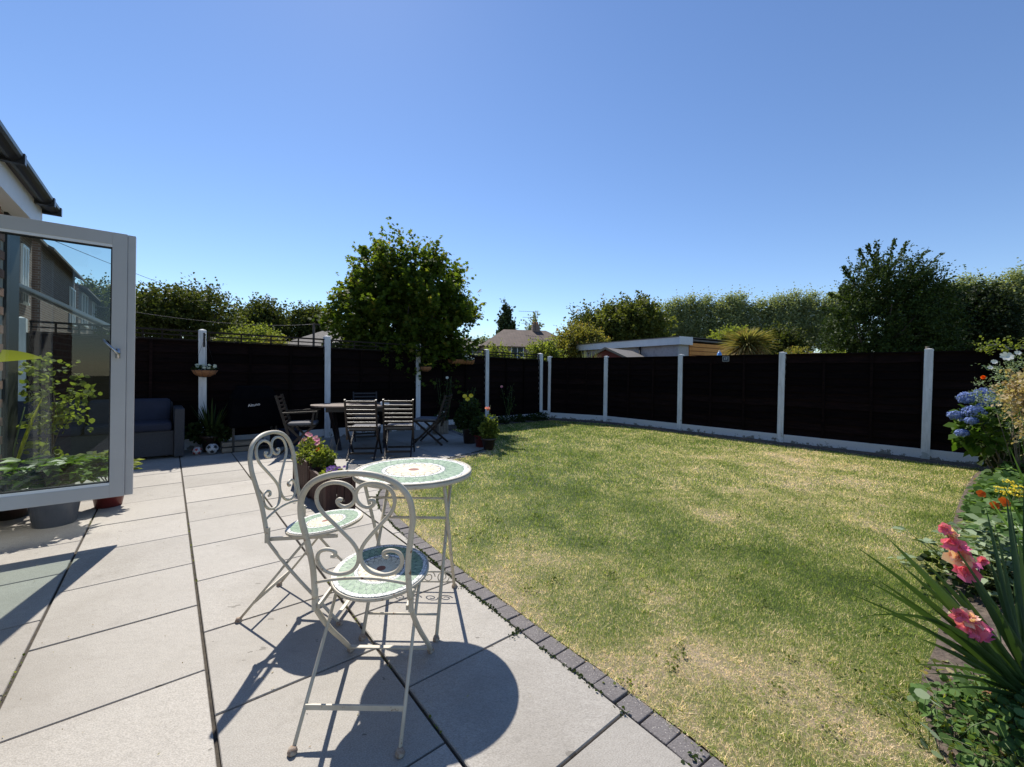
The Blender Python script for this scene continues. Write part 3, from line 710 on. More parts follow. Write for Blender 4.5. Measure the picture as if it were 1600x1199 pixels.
for i in range(5): fs_.add([(inner_[i][0], inner_[i][1], -.012), (outer_[i][0], outer_[i][1], .03), (outer_[i+1][0], outer_[i+1][1], .03), (inner_[i+1][0], inner_[i+1][1], -.012)], [(0, 3, 2, 1)])
tag(fs_.build('fence_shadow_soil', M['soil']), kind='structure')
# dead leaves, twigs and clods on the soil
PP = []
for i in range(3500):
    k = rnd.uniform(0, nb-1.001); i0 = int(k); f = k-i0; t = rnd.random()**.8
    a = (BEDE[i0][0]*(1-f)+BEDE[i0+1][0]*f, BEDE[i0][1]*(1-f)+BEDE[i0+1][1]*f)
    PP.append((a[0]+1.5*t*.9, a[1]-.8*t*.9, .005+.07*min(1, t*2)))
L = leaves(np.array(PP), rdir(len(PP)), rdir(len(PP), 1.5), nr.uniform(.012, .035, len(PP)), 'oval')
tag(link('leaf_litter', lmesh('leaf_litter', L, M['straw'])), label='dry brown leaf litter scattered over the flower bed soil', cat='leaf litter', kind='stuff')
# weeds and moss in the joint beside the edging
W_ = resample(EP, .012); PP = [(p.x+rnd.gauss(0, .0045), p.y+rnd.gauss(0, .0045), .003) for p in W_ for _ in range(9) if rnd.random() < .30+.55*math.sin(p.x*9)*math.sin(p.y*5)]
for c_ in ((.05, 2.01), (.43, 1.54), (-.28, 2.42), (.02, 1.98), (.62, 1.36)):
    PP += [(c_[0]+rnd.gauss(0, .012), c_[1]+rnd.gauss(0, .014), .006) for _ in range(14)]
L = leaves(np.array(PP), rdir(len(PP), .35), rdir(len(PP), 1.2), nr.uniform(.006, .017, len(PP)), 'oval')
tag(link('moss', lmesh('moss', L, M['shade'])), label='green moss and tiny weeds in the joint beside the grey edging', cat='moss', kind='stuff')

gx_ = np.stack([nr.uniform(-5, .6, 700), nr.uniform(1.2, 6.2, 700)], 1); gx_ = gx_[inpoly(gx_[:, 0], gx_[:, 1], patio_poly)]
tag(link('patio_debris', lmesh('patio_debris', leaves(np.c_[gx_, np.full(len(gx_), .003)], rdir(len(gx_)), rdir(len(gx_), 3), nr.uniform(.003, .013, len(gx_)), 'lance', 1.4), M['straw'])), label='tiny dry leaf bits and grit scattered over the paving', cat='debris', kind='stuff')
jp = []
for ku in range(-6, 5):
    for _ in range(260):
        if rnd.random() < .5: jp.append(E1*(OX+SA*ku+rnd.gauss(0, .003))+E2*rnd.uniform(0, 6)+Vector((0, 0, -.004)))
jp = np.array([tuple(p) for p in jp]); jp = jp[inpoly(jp[:, 0], jp[:, 1], patio_poly)]
kk = np.sin(jp[:, 1]*5+jp[:, 0]*3) > .2; jp = jp[kk]
tag(link('joint_moss', lmesh('joint_moss', leaves(jp, rdir(len(jp), .6), rdir(len(jp), 1), nr.uniform(.005, .012, len(jp)), 'oval'), M['lime'])), label='thin moss and seedlings in the long paving joints', cat='moss', kind='stuff')
# ------------------------------------------------------------------ fences
def post_mesh(h, w=.10, d=.11, pyr=True):
    mb = MB(); mb.box((0, 0, h/2-.05), (w, d, h+.1)); 
    v = [(-w/2, -d/2, h), (w/2, -d/2, h), (w/2, d/2, h), (-w/2, d/2, h), (0, 0, h+(.022 if pyr else .01))]
    mb.add(v, [(0, 1, 4), (1, 2, 4), (2, 3, 4), (3, 0, 4)]); return mb.mesh('post', M['post'])
def board_mesh(L_, h=.15):
    mb = MB(); v = []; ns = 8
    for i in range(ns+1):
        x_ = -L_/2+L_*i/ns; wv_ = .006*math.sin(i*1.9)+.004*math.sin(i*4.1)
        v += [(x_, -.016, -h/2+wv_), (x_, -.004, -h/2+wv_), (x_, .004, h/2), (x_, .010, h/2)]
    f = []
    for i in range(ns):
        a = i*4; b = a+4
        f += [(a, b, b+3, a+3), (a+1, a+2, b+2, b+1), (a, a+1, b+1, b), (a+3, b+3, b+2, a+2)]
    f += [(0, 3, 2, 1), (ns*4, ns*4+1, ns*4+2, ns*4+3)]
    mb.add(v, f); return mb.mesh('board', M['fence'])
def panel(root, a, b, z0, z1, nb_, inset=.05, cap=True):
    """waney-lap panel between posts a and b facing the garden (-y local after rotation)"""
    d = b-a; L_ = d.length-2*inset; ang = math.atan2(d.y, d.x); mid = (a+b)/2
    fr_ = MB(); H_ = z1-z0
    for sx_ in (-L_/2+.02, L_/2-.02, -L_*.17, L_*.17): fr_.box((sx_, -.024, H_/2), (.035, .022, H_))
    if cap: fr_.box((0, 0, H_+.012), (L_, .075, .02))
    p = fr_.build('fence_panel', M['fence'], root, (mid.x, mid.y, z0), ang)
    me_ = board_mesh(L_-.01, H_/nb_+.028)
    for i in range(nb_):
        o = link('board', me_, p, (rnd.uniform(-.003, .003), .004, (i+.5)*H_/nb_)); o.rotation_euler[1] = rnd.uniform(-.003, .003)
    return p
def gravel(root, a, b, h=.16, inset=.045):
    d = b-a; L_ = d.length-2*inset; mid = (a+b)/2
    MB().box((0, 0, h/2-.04), (L_, .05, h+.08)).build('gravel_board', M['gravel'], root, (mid.x, mid.y, 0), math.atan2(d.y, d.x), .004)
lf = thing('trellis_fence', 'dark timber fence with trellis top and white posts behind the dining set', 'fence')
PH = {-2: 1.84, -1: 1.84, 0: 1.83, 1: 1.86, 2: 1.83, 3: 1.79, 4: 1.77}
pm = post_mesh(1.83)
for k in range(-2, 5):
    o = link('post', pm, lf, FL(k), FLA); o.scale = (1, 1, PH[k]/1.83)
    o.rotation_euler[1] = {0: -.012, -1: -.01}.get(k, .008) if k < 1 else -.010
for k in range(-2, 4):
    a, b = FL(k), FL(k+1); top = 1.64-.012*(k if k > 0 else 0)*1.5
    p = panel(lf, a, b, .165, top, 10, .03); gravel(lf, a, b)
    # trellis
    d = b-a; L_ = d.length-.11; mid = (a+b)/2; tp = {0: 1.815, 1: 1.81, 2: 1.79, 3: 1.755}.get(k, 1.82)
    tr_ = MB()
    for z_ in (top+.035, top+.035+(tp-top-.05)*.5, tp-.012): tr_.box((0, 0, z_-top), (L_, .03, .026 if z_ > tp-.02 else .018))
    for i in range(5 if k >= 0 else 9):
        nn_ = 5 if k >= 0 else 9
        tr_.box((-L_/2+.012+(L_-.024)*i/(nn_-1), .016, (tp-top)/2+.01), (.022, .014, tp-top-.02))
    tr_.build('trellis', M['trellis'], lf, (mid.x, mid.y, top), FLA)
rf = thing('lap_panel_fence', 'dark timber fence with flat top and white posts along the lawn', 'fence')
pm2 = post_mesh(1.71, pyr=False)
for k, p in FRP.items():
    nx = FRP.get(k+1, None); d = (nx-p) if nx is not None else (p-FRP[k-1])
    o = link('post', pm2, rf, p, math.atan2(-d.y, -d.x)); o.rotation_euler[1] = 0
    o.rotation_euler[0] = 0
    if k in (0, 1): o.rotation_euler[1] = .013 if k == 0 else .008
for k in range(-2, 4):
    a, b = FRP[k+1], FRP[k]
    panel(rf, a, b, .175, 1.655, 11, .025); gravel(rf, a, b, .17)
# short return closing the corner
a, b = FL(4), FRP[4]
d = (b-a); MB().box((0, 0, .8), (d.length-.13, .03, 1.55)).build('corner_panel', M['fence'], lf, tuple((a+b)/2+Vector((0, .0, 0))), math.atan2(d.y, d.x))
MB().box((0, 0, .11), (.17, .1, .24)).build('kerb_stone', M['gravel'], lf, tuple(FL(4)+Vector((.14, -.02, 0))), FLA)

# ------------------------------------------------------------------ own house: wall, eaves, window frame, open glass door
hs = thing('house_extension', 'brick extension wall with white fascia and black gutter beyond the open door', 'house')
core = MB()
def wallbox(mb, t0, t1, z0, z1, n0=-.25, n1=0.0):
    c_ = WL((t0+t1)/2, (n0+n1)/2, (z0+z1)/2); mb.box(c_, (n1-n0, t1-t0, z1-z0), ax=(E1, E2, Vector((0, 0, 1))))
wallbox(core, .62, 1.462, -.05, 2.62, -.3, -.006); core2 = MB(); wallbox(core2, -3.2, -2.3, -.05, 2.62); wallbox(core2, -2.3, .615, 2.43, 2.62)
me = core.mesh('wall', M['mortar']); link('wall', me, hs); me = core2.mesh('wall', M['farbrick']); uvbox(me, tuple(E2), (0, 0, 1)); link('wall', me, hs)
pr0 = MB(); pr0.box(WL(1.275, .0, 1.25), (.03, .37, 2.54), ax=(E1, E2, Vector((0, 0, 1)))); pr0.build('corner_panel', M['anth'], hs)
bme = MB().box((0, 0, 0), (.1, .215, .065)).mesh('brick', M['brick'])
bhe = MB().box((0, 0, 0), (.1, .1025, .065)).mesh('brick', M['brick'])
wall_ = [k for k in kids(hs) if k.name.startswith('wall')][0]
for r_ in range(34):
    z_ = .035+r_*.075
    offs = 0 if r_ % 2 == 0 else .1125
    for c_ in range(-1, 4):
        t0 = .63+c_*.225+offs; t1 = t0+.215
        if t1 < .62+.06 or t1 > 1.10: continue
        if t0 < .62: link('brick', bhe, wall_, WL(t1-.051, -.045, z_), A39)
        elif t1 > 1.47: link('brick', bhe, wall_, WL(t0+.051, -.045, z_), A39)
        else: link('brick', bme, wall_, WL((t0+t1)/2, -.045, z_), A39)
fa = MB(); fa.box(WL(-.83, .115, 2.60), (.02, 4.86, .20), ax=(E1, E2, Vector((0, 0, 1)))); fa.box(WL(-.83, .05, 2.51), (.12, 4.86, .012), ax=(E1, E2, Vector((0, 0, 1))))
fa.build('fascia', M['soffit'], hs)
gt = MB(); GZ = 2.735
def gut(t0, t1, n_=.185):
    pr = [(.058*math.cos(a), .055*math.sin(a)) for a in [math.pi+math.pi*i/8 for i in range(9)]]
    pr2 = [(x_*.9, y_*.9) for x_, y_ in pr[::-1]]; ring = pr+pr2; k = len(ring)
    vs = [WL(t, n_+x_, GZ+y_) for t in (t0, t1) for x_, y_ in ring]
    gt.add(vs, [(i, (i+1) % k, k+(i+1) % k, k+i) for i in range(k)]+[tuple(range(k))[::-1], tuple(range(k, 2*k))])
gut(-3.3, 1.62)
for t in (1.60, 1.30, .3, -.6): gt.box(WL(t, .185, GZ-.03), (.128, .045, .075), ax=(E1, E2, Vector((0, 0, 1))))
gt.box(WL(1.635, .185, GZ-.022), (.11, .012, .06), ax=(E1, E2, Vector((0, 0, 1))))
gt.build('gutter', M['gutter'], hs)
rfm = MB(); rfm.add([WL(-3.3, .19, 2.755), WL(1.66, .19, 2.755), WL(1.66, -3.2, 3.75), WL(-3.3, -3.2, 3.75), WL(-3.3, .19, 2.715), WL(1.66, .19, 2.715), WL(1.66, -3.2, 3.71), WL(-3.3, -3.2, 3.71)], [(0, 1, 2, 3), (4, 7, 6, 5), (0, 4, 5, 1), (1, 5, 6, 2)])
rfo = rfm.build('roof', M['gutter'], hs)
tl = MB()
for i in range(9):     # ragged tile ends along the verge
    tl.box(WL(1.66+rnd.uniform(-.02, .03), .19-.06-i*.16, 2.76+i*.046), (.15, .09, .03), ax=(E1, E2, Vector((0, 0, 1))))
tl.build('verge_tile', M['gutter'], rfo)
# fixed frame of the doorway (seen through and reflected by the open leaf)
fr_ = MB()
AX = (E1, E2, Vector((0, 0, 1)))
for t in (.58, -.02, -.92, -1.84, -2.26): fr_.box(WL(t, -.03, 1.33), (.07, .07, 2.08), ax=AX)
MB().box(WL(-.84, -.03, 2.39), (.07, 2.9, .07), ax=AX).build('head_frame', M['anth'], hs); fr_.box(WL(-.84, -.03, .27), (.12, 2.9, .06), ax=AX)
fr_.box(WL(-.84, .0, .115), (.14, 2.9, .25), ax=AX)
fo = fr_.build('window_frame', M['cream_window'], hs)
gp = MB(); gp.box(WL(.28, -.035, 1.33), (.012, .53, 2.02), ax=AX); gp.box(WL(-1.38, -.035, 1.33), (.012, .85, 2.02), ax=AX); gp.build('pane', M['window'], fo)
# the open leaf: hinge at WL(0), opens perpendicular to the wall
DA = Vector((-3.425, 2.665, 0)); DE = Vector((-2.835, 3.133, 0)); dd = (DE-DA).normalized(); hinge = DE-dd*.90
door = thing('glass_door', 'open grey framed glass door with lever handle at the left', 'door', tuple(hinge), math.atan2(dd.y, dd.x))
Z0, Z1, DW = .295, 2.225, .90
fm = MB(); T = .062
fm.box((.045, 0, (Z0+Z1)/2), (.09, T, Z1-Z0)); fm.box((DW-.085, 0, (Z0+Z1)/2), (.082, T, Z1-Z0))
fm.box((DW/2-.018, 0, Z1-.045), (DW-.214, T, .09)); fm.box((DW/2-.018, 0, Z0+.045), (DW-.214, T, .09))
fm.build('frame', M['alu'], door, bevel=.003)
MB().box((DW-.0215, .004, (Z0+Z1)/2), (.043, T-.012, Z1-Z0-.004)).build('edge_profile', M['alu'], door, bevel=.002)
bd = MB()
for s_ in (-1, 1):
    y_ = s_*.021; bd.box((DW/2-.018, y_, Z1-.099), (DW-.216, .014, .018)); bd.box((DW/2-.018, y_, Z0+.099), (DW-.216, .014, .018))
bd.build('glazing_bead', M['cream_window'], door)
gk = MB(); x0, x1, z0, z1 = .09, DW-.126, Z0+.108, Z1-.108
for s_ in (-1, 1):
    for bx_ in (((x0+.004), None), ((x1-.004), None)): gk.box((bx_[0], s_*.012, (z0+z1)/2), (.008, .01, z1-z0))
    for z_ in (z0+.004, z1-.004): gk.box(((x0+x1)/2, s_*.012, z_), (x1-x0-.016, .01, .008))
gk.build('gasket', M['gasket'], door)
MB().add or None
gb = MB(); gb.add([(x0, 0, z0), (x1, 0, z0), (x1, 0, z1), (x0, 0, z1)], [(0, 1, 2, 3)]); gb.build('pane', M['glass'], door)
hd = MB(); hz = 1.345; hx = DW-.088
hd.lathe([(.0, .0), (.014, .0), (.014, .008), (0, .008)], 16); rot = Matrix.Rotation(R(90), 4, 'X')
hd.v = [tuple((rot @ Vector(v))+Vector((hx, -T/2, hz))) for v in hd.v]
hd.tube([(hx, -T/2, hz), (hx, -T/2-.05, hz), (hx-.012, -T/2-.056, hz+.015), (hx-.075, -T/2-.056, hz+.095)], [.009, .009, .009, .007], 10)
hd.tube([(hx, -T/2-.01, hz-.035), (hx, -T/2-.012, hz+.035)], .013, 10)
hd.build('handle', M['steel'], door)
hg = MB()
for z_ in (.6, 1.25, 2.0): hg.tube([(-.008, .03, z_-.05), (-.008, .03, z_+.05)], .012, 8)
hg.build('hinge', M['alu'], door)

# ------------------------------------------------------------------ bistro table and chairs
def disc(mb, r_, z0, z1, seg=64):
    mb.lathe([(r_-.003, z0), (r_, z0+.003), (r_, z1-.003), (r_-.003, z1)], seg)
    o = len(mb.v); mb.v += [(0, 0, z0), (0, 0, z1)]
    n_ = o-4*seg if False else o-4*seg
    for k in range(seg):
        k2 = (k+1) % seg; mb.f += [(n_+k2, n_+k, o), (n_+3*seg+k, n_+3*seg+k2, o+1)]; mb.sm += [False, False]
def cat_curve(pts, n_=6):
    """Catmull-Rom through points"""
    P_ = [Vector(p) for p in pts]; P_ = [P_[0]*2-P_[1]]+P_+[P_[-1]*2-P_[-2]]; out = []
    for i in range(1, len(P_)-2):
        p0, p1, p2, p3 = P_[i-1:i+3]
        for k in range(n_):
            t = k/n_; out.append(.5*((2*p1)+(-p0+p2)*t+(2*p0-5*p1+4*p2-p3)*t*t+(-p0+3*p1-3*p2+p3)*t**3))
    out.append(P_[-2]); return out
bt = thing('bistro_table', 'round cream iron table with green and cream mosaic flower top', 'table', (-.505, 2.178, 0))
tb = MB(); disc(tb, .300, .712, .732); tb.lathe([(.300, .734), (.3, .738), (.286, .738), (.286, .73)], 64); tb.build('tabletop', M['iron'], bt)
mo = MB(); disc(mo, .2885, -.003, 0); mo.build('mosaic', M['mos_table'], kids(bt)[0], (0, 0, .7365))
FTX, FY0, FY1 = .19, -.242, .239
def xz(a, b, z_): t = (z_-a[2])/(b[2]-a[2]); return tuple(Vector(a).lerp(Vector(b), t))
legp = {}
for s_ in (-1, 1):
    xo = s_*FTX; xi = s_*(FTX-.018)
    a = (xo, FY1, .0); b = (xo, -.19, .712); legp[('A', s_)] = (a, b)
    MB().tube([xz(a, b, .01), xz(a, b, .35), b], .0085, 8).build('leg', M['iron'], bt)
    a = (xi, FY0, .0); b = (xi, .19, .712); legp[('B', s_)] = (a, b)
    MB().tube([xz(a, b, .01), xz(a, b, .35), b], .0085, 8).build('leg', M['iron'], bt)
fme = MB().lathe([(0, 0), (.015, 0), (.016, .008), (.011, .022), (0, .023)], 14).mesh('foot', M['rust'])
for s_ in (-1, 1):
    for y_, x_ in ((FY1, FTX), (FY0, FTX-.018)): link('foot', fme, bt, (s_*x_, y_, 0))
def rail(key, z_, r_=.0055):
    a = xz(*legp[(key, -1)], z_); b = xz(*legp[(key, 1)], z_); MB().tube([a, b], r_, 8).build('stretcher', M['iron'], bt)
rail('A', .63); rail('B', .47, .0075); rail('A', .045, .005); rail('A', .125, .005); rail('B', .09, .0055)
for key, z_ in (('A', .712), ('B', .712)):
    a = xz(*legp[(key, -1)], z_-.006); b = xz(*legp[(key, 1)], z_-.006); MB().box(((a[0]+b[0])/2, a[1], z_-.006), (b[0]-a[0], .022, .006)).build('top_rail', M['iron'], bt)
scm = MB(); ya = xz(*legp[('A', 1)], .085)[1]
def spiral(cx, cz, r0, turns, dirn, start, n_=22):
    return [(cx+r0*(1-.72*i/n_)*math.cos(start+dirn*turns*2*math.pi*i/n_), cz+r0*(1-.72*i/n_)*math.sin(start+dirn*turns*2*math.pi*i/n_)) for i in range(n_+1)]
for cx_, dr_ in ((-.12, 1), (-.04, -1), (.05, 1), (.13, -1)):
    scm.tube([(x_, ya, z_) for x_, z_ in spiral(cx_, .085, .037, 1.4, dr_, 0)], .0032, 6)
scm.build('scroll', M['iron'], bt)

SCR = [(385, 750), (412, 748), (418, 718), (395, 700), (355, 692), (310, 702), (282, 735), (278, 790), (305, 845), (350, 885), (420, 908), (490, 905), (552, 880), (594, 825), (607, 755), (592, 690), (548, 620), (480, 545), (400, 462), (325, 385), (283, 320), (268, 255), (282, 190), (325, 148), (395, 126), (470, 132), (530, 165), (562, 215), (562, 268), (535, 308), (490, 325), (448, 312), (430, 285), (442, 264), (468, 270)]
def make_chair():
    t = thing('bistro_chair', 'x', 'chair', (0, 0, 0), 0, 'mosaic seated bistro chairs')
    yb = lambda z_: -.115-(z_-.43)*.215          # plane of the back
    # arch and front legs: one bent tube
    half = [(.166, .0, 0), (.166, .0, 0)]
    arch = [(.170, yb(.44), .44), (.167, yb(.51), .51), (.168, yb(.58), .58), (.180, yb(.675), .675), (.190, yb(.75), .75), (.180, yb(.82), .82), (.142, yb(.872), .872), (.078, yb(.900), .900), (0, yb(.908), .908)]
    full = [(-x_, y_, z_) for x_, y_, z_ in arch]+arch[-2::-1]
    MB().tube(cat_curve(full, 6), .0105, 10).build('back_frame', M['iron'], t)
    ps, ec = [], []
    for cx_, cy_ in SCR:
        cen = 572+(cy_-230)*.088; ps.append(((cx_-cen)*.000436+.002, .892-(cy_-85)*.000436))
    for s_ in (-1, 1):
        c_ = cat_curve([(x_*(-s_)*-1 if s_ == 1 else -x_, yb(z_), z_) for x_, z_ in ps], 4)
        MB().tube(c_, .0070, 8).build('scroll', M['iron'], t)
    bar_ = [(x_, yb(.505+.02*(1-(x_/.17)**2)), .497+.022*(1-(x_/.17)**2)) for x_ in [-.17+.034*i for i in range(11)]]
    MB().tube(bar_, .0055, 8).build('lower_rail', M['iron'], t)
    for s_ in (-1, 1):
        x_ = s_*.172
        lp = cat_curve([(x_, yb(.44), .44), (x_, -.108, .40), (x_, -.075, .355), (x_*1.01, -.02, .290), (x_*1.02, .06, .205), (x_*1.03, .155, .112), (x_*1.035, .252, .012)], 5)
        MB().tube(lp, .0095, 8, flat=.8).build('front_leg', M['iron'], t)
        lq = [(s_*.160, .105, .43), (s_*.161, .05, .375), (s_*.163, -.02, .29), (s_*.168, -.12, .165), (s_*.174, -.245, .01)]
        MB().tube(lq, .0072, 8, flat=.7).build('rear_leg', M['iron'], t)
        MB().bar((s_*.158, -.115, .405), (s_*.158, .23, .43), .008, .018).build('seat_rail', M['iron'], t)
    fme = MB().lathe([(0, 0), (.014, 0), (.016, .007), (.011, .020), (0, .021)], 14).mesh('foot', M['rust'])
    for s_ in (-1, 1):
        for x_, y_ in ((.178, .254), (.175, -.248)): link('foot', fme, t, (s_*x_, y_, 0))
    MB().bar((-.176, .233, .032), (.176, .233, .032), .018, .006).build('stretcher', M['iron'], t)
    MB().bar((-.169, -.177, .096), (.169, -.177, .096), .006, .018).build('stretcher', M['iron'], t)
    s = MB(); disc(s, .191, -.014, 0); so = s.build('seat', M['iron'], t, (0, .095, .443)); so.rotation_euler[0] = R(6.5)
    q = MB(); disc(q, .1835, -.002, .0); q.build('mosaic', M['mos_seat'], so, (0, 0, .0025))
    lug = MB()
    for s_ in (-1, 1): lug.box((s_*.172, -.112, .43), (.014, .02, .075))
    lug.build('hinge_lug', M['iron'], t)
    return t
ch = make_chair(); ch.location = (-.520, 1.602, 0); ch['label'] = 'cream iron scroll-back chair nearest, its back towards the photographer'
dup(ch, (-1.078, 2.225, 0), R(-91), 'cream iron scroll-back chair left of the mosaic table, facing right')

# ------------------------------------------------------------------ wooden dining set
def make_wchair(arms):
    t = thing('folding_chair', 'x', 'chair', (0, 0, 0), 0, 'slatted wooden chairs round the dining table')
    yb = lambda z_: -.20-(z_-.42)*.30
    for s_ in (-1, 1):
        MB().bar((s_*.215, yb(.30), .30), (s_*.215, yb(.93), .93), .022, .038, side=(1, 0, 0)).build('stile', M['darkwood'], t)
        MB().bar((s_*.215, yb(.42)+.02, .44), (s_*.215, .24, .0), .022, .034, side=(1, 0, 0)).build('leg', M['darkwood'], t)
        MB().bar((s_*.19, .20, .43), (s_*.19, -.30, .0), .022, .034, side=(1, 0, 0)).build('leg', M['darkwood'], t)
        if arms:
            MB().bar((s_*.235, yb(.64)+.01, .65), (s_*.235, .25, .67), .045, .022).build('armrest', M['darkwood'], t)
            MB().bar((s_*.235, .17, .43), (s_*.235, .2, .66), .02, .03).build('arm_support', M['darkwood'], t)
    sm_ = MB().box((0, 0, 0), (.41, .014, .030)).mesh('slat', M['darkwood'])
    for i in range(7):
        z_ = .50+i*.066; o = link('slat', sm_, t, (0, yb(z_), z_)); o.rotation_euler[0] = R(16)
    ss = MB().box((0, 0, 0), (.41, .045, .014)).mesh('slat', M['darkwood'])
    for i in range(7): link('slat', ss, t, (0, -.16+i*.06, .435))
    MB().bar((-.2, .2, .09), (.2, .2, .09), .02, .03).build('stretcher', M['darkwood'], t); MB().bar((-.18, -.2, .09), (.18, -.2, .09), .02, .03).build('stretcher', M['darkwood'], t)
    cu = MB().box((0, .02, .468), (.40, .42, .045)); cu.build('cushion', M['cushion'], t, bevel=.018)
    return t
TA = math.atan2(1.1, 2.1)
w1 = make_wchair(False)
def facing(c_, tgt): d = Vector(tgt)-Vector(c_); return math.atan2(d.y, d.x)-math.pi/2
w1.scale = (.95, .95, .91); w1.location = (-2.12, 6.05, 0); w1.rotation_euler[2] = R(8); w1['label'] = 'slatted wooden chair, left of the two with backs to us'
dup(w1, (-1.66, 6.22, 0), R(10), 'slatted wooden chair, right of the two with backs to us')
dup(w1, (-1.42, 7.25, 0), R(84), 'slatted wooden chair seen side-on at the right end of the dining table')
dup(w1, (-2.62, 7.55, 0), R(205), 'slatted wooden chair on the fence side of the dining table')
w2 = make_wchair(True); w2.scale = (.92, .92, .93); w2.location = (-3.18, 6.35, 0); w2.rotation_euler[2] = R(-72); w2['label'] = 'slatted wooden armchair at the left end of the dining table'
dt = thing('dining_table', 'oval slatted dark wood dining table among the slatted chairs', 'table', (-2.45, 6.86, 0), R(22)); dt.scale = (.97, .95, .935)
ov = MB(); n_ = 40
for i in range(9):
    y0, y1 = -.44+i*.098, -.44+i*.098+.088; vs = []
    def xr(y_): return .80*math.sqrt(max(0, 1-(abs(y_)/.452)**2.6))
    xa, xb_ = xr(y0), xr(y1)
    MB().add if False else None
    sl = MB(); sl.add([(-xa, y0, .715), (xa, y0, .715), (xb_, y1, .715), (-xb_, y1, .715), (-xa, y0, .74), (xa, y0, .74), (xb_, y1, .74), (-xb_, y1, .74)], [(3, 2, 1, 0), (4, 5, 6, 7), (0, 1, 5, 4), (1, 2, 6, 5), (2, 3, 7, 6), (3, 0, 4, 7)]); sl.build('slat', M['tablewood'], dt)
ap = MB(); ap.box((0, -.33, .675), (1.1, .022, .07)); ap.box((0, .33, .675), (1.1, .022, .07)); ap.box((-.55, 0, .675), (.022, .64, .07)); ap.box((.55, 0, .675), (.022, .64, .07)); ap.build('apron', M['darkwood'], dt)
for sx_ in (-1, 1):
    MB().bar((sx_*.50, -.30, .68), (sx_*.38, .30, 0), .05, .035).build('leg', M['darkwood'], dt); MB().bar((sx_*.46, .30, .68), (sx_*.34, -.30, 0), .05, .035).build('leg', M['darkwood'], dt)
nk = thing('napkin_box', 'small white box standing on the dining table between two chair backs', 'box', (-2.05, 6.75, .692), R(20)); MB().box((0, 0, .025), (.14, .09, .05)).build('box_body', M['white'], nk, bevel=.004); MB().box((0, 0, .054), (.12, .05, .008)).build('tissue', M['ball'], nk)
# rattan sofa
sc0 = Vector((-4.54, 5.80, 0))-FLN*0.0
sf = thing('rattan_sofa', 'grey rattan garden sofa with navy cushions against the fence', 'sofa', tuple(sc0), FLA)
MB().box((-.99, .36, .21), (1.76, .60, .34)).build('base', M['rattan'], sf, bevel=.01)
MB().box((-.055, .34, .35), (.11, .70, .66)).build('armrest', M['rattan'], sf, bevel=.012); MB().box((-1.93, .34, .35), (.11, .70, .66)).build('armrest', M['rattan'], sf, bevel=.012)
MB().box((-.99, .64, .38), (1.76, .10, .72)).build('backrest', M['rattan'], sf, bevel=.012)
for i in range(2):
    MB().box((-.56-i*.87, .30, .44), (.85, .56, .12)).build('seat_cushion', M['navy'], sf, bevel=.035)
    o = MB().box((0, 0, 0), (.85, .15, .36)).build('back_cushion', M['navy'], sf, (-.56-i*.87, .52, .62), bevel=.05); o.rotation_euler[0] = R(-12)

# ------------------------------------------------------------------ things along the left fence
def pot_mesh(r0, r1, h, rim=.012, lip=.03):
    return MB().lathe([(0, 0), (r0, 0), (r1-.006, h-lip), (r1+rim, h-lip), (r1+rim, h), (r1-rim, h), (r1-rim*1.6, h-.05), (0, h-.055)], 28)
def bushleaves(c_, rad, n_, size, shape='oval', upb=.5, wid=1.0):
    u = rdir(n_); P_ = np.array(c_)+u*np.array(rad)*(nr.random((n_, 1))**.45)
    return leaves(P_, norm(u+nr.normal(size=(n_, 3))*.5), rdir(n_, 1.0), size*(.7+.6*nr.random(n_)), shape, wid)
ph_ = thing('phormium_pot', 'spiky sword-leaved plant in a dark pot before a white post', 'potted plant', (-4.50, 6.27, 0))
pot_mesh(.10, .14, .24).build('pot', M['darkpot'], ph_)
bl = MB()
for i in range(24):
    a = rnd.uniform(0, 6.28); k = rnd.uniform(.1, .55); h_ = rnd.uniform(.45, .66); blade(bl, (.03*math.cos(a), .03*math.sin(a), .22), (k*math.cos(a)*.6, k*math.sin(a)*.6, .22+h_*(1-k*.5)), .032, .06)
link('leaf_tuft', meshrnd(bl.mesh('leaf_tuft', M['shade']), .6), ph_)
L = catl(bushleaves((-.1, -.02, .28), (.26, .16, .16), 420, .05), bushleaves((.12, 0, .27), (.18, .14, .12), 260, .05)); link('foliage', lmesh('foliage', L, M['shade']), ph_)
def ico(r_, sub=3):
    bm = bmesh.new(); bmesh.ops.create_icosphere(bm, subdivisions=sub, radius=r_); return bm
def ball(loc, r_, m1, m2, label):
    t = thing('toy_football', label, 'ball', loc, rnd.random()*6)
    bm = ico(r_); me = bpy.data.meshes.new('ball_skin'); 
    base = ico(r_, 1); dirs = [v.co.normalized() for v in base.verts if len(v.link_edges) == 5]; base.free()
    for f in bm.faces:
        f.smooth = True; c_ = f.calc_center_median().normalized()
        if max(c_.dot(d) for d in dirs) > .93: f.material_index = 1
    bm.to_mesh(me); bm.free(); me.materials.append(M[m1]); me.materials.append(M[m2]); link('ball_skin', me, t, (0, 0, r_)); return t
ball((-4.33, 6.05, 0), .078, 'ball', 'black', 'black and white toy football on the patio near the sofa')
ball((-4.50, 5.98, 0), .058, 'ball', 'red', 'smaller red and white toy ball next to the white football')
wb = thing('white_planter_box', 'pale square planter box against the fence behind the footballs', 'planter', (-4.42, 6.42, 0), FLA); MB().box((0, 0, .09), (.2, .18, .18)).build('box_body', M['whitefascia'], wb, bevel=.005); MB().box((0, 0, .184), (.215, .195, .012)).build('rim', M['whitefascia'], wb)
bq = thing('covered_barbecue', 'black covered barbecue with small white lettering by the fence', 'barbecue', (-4.02, 6.50, 0), FLA)
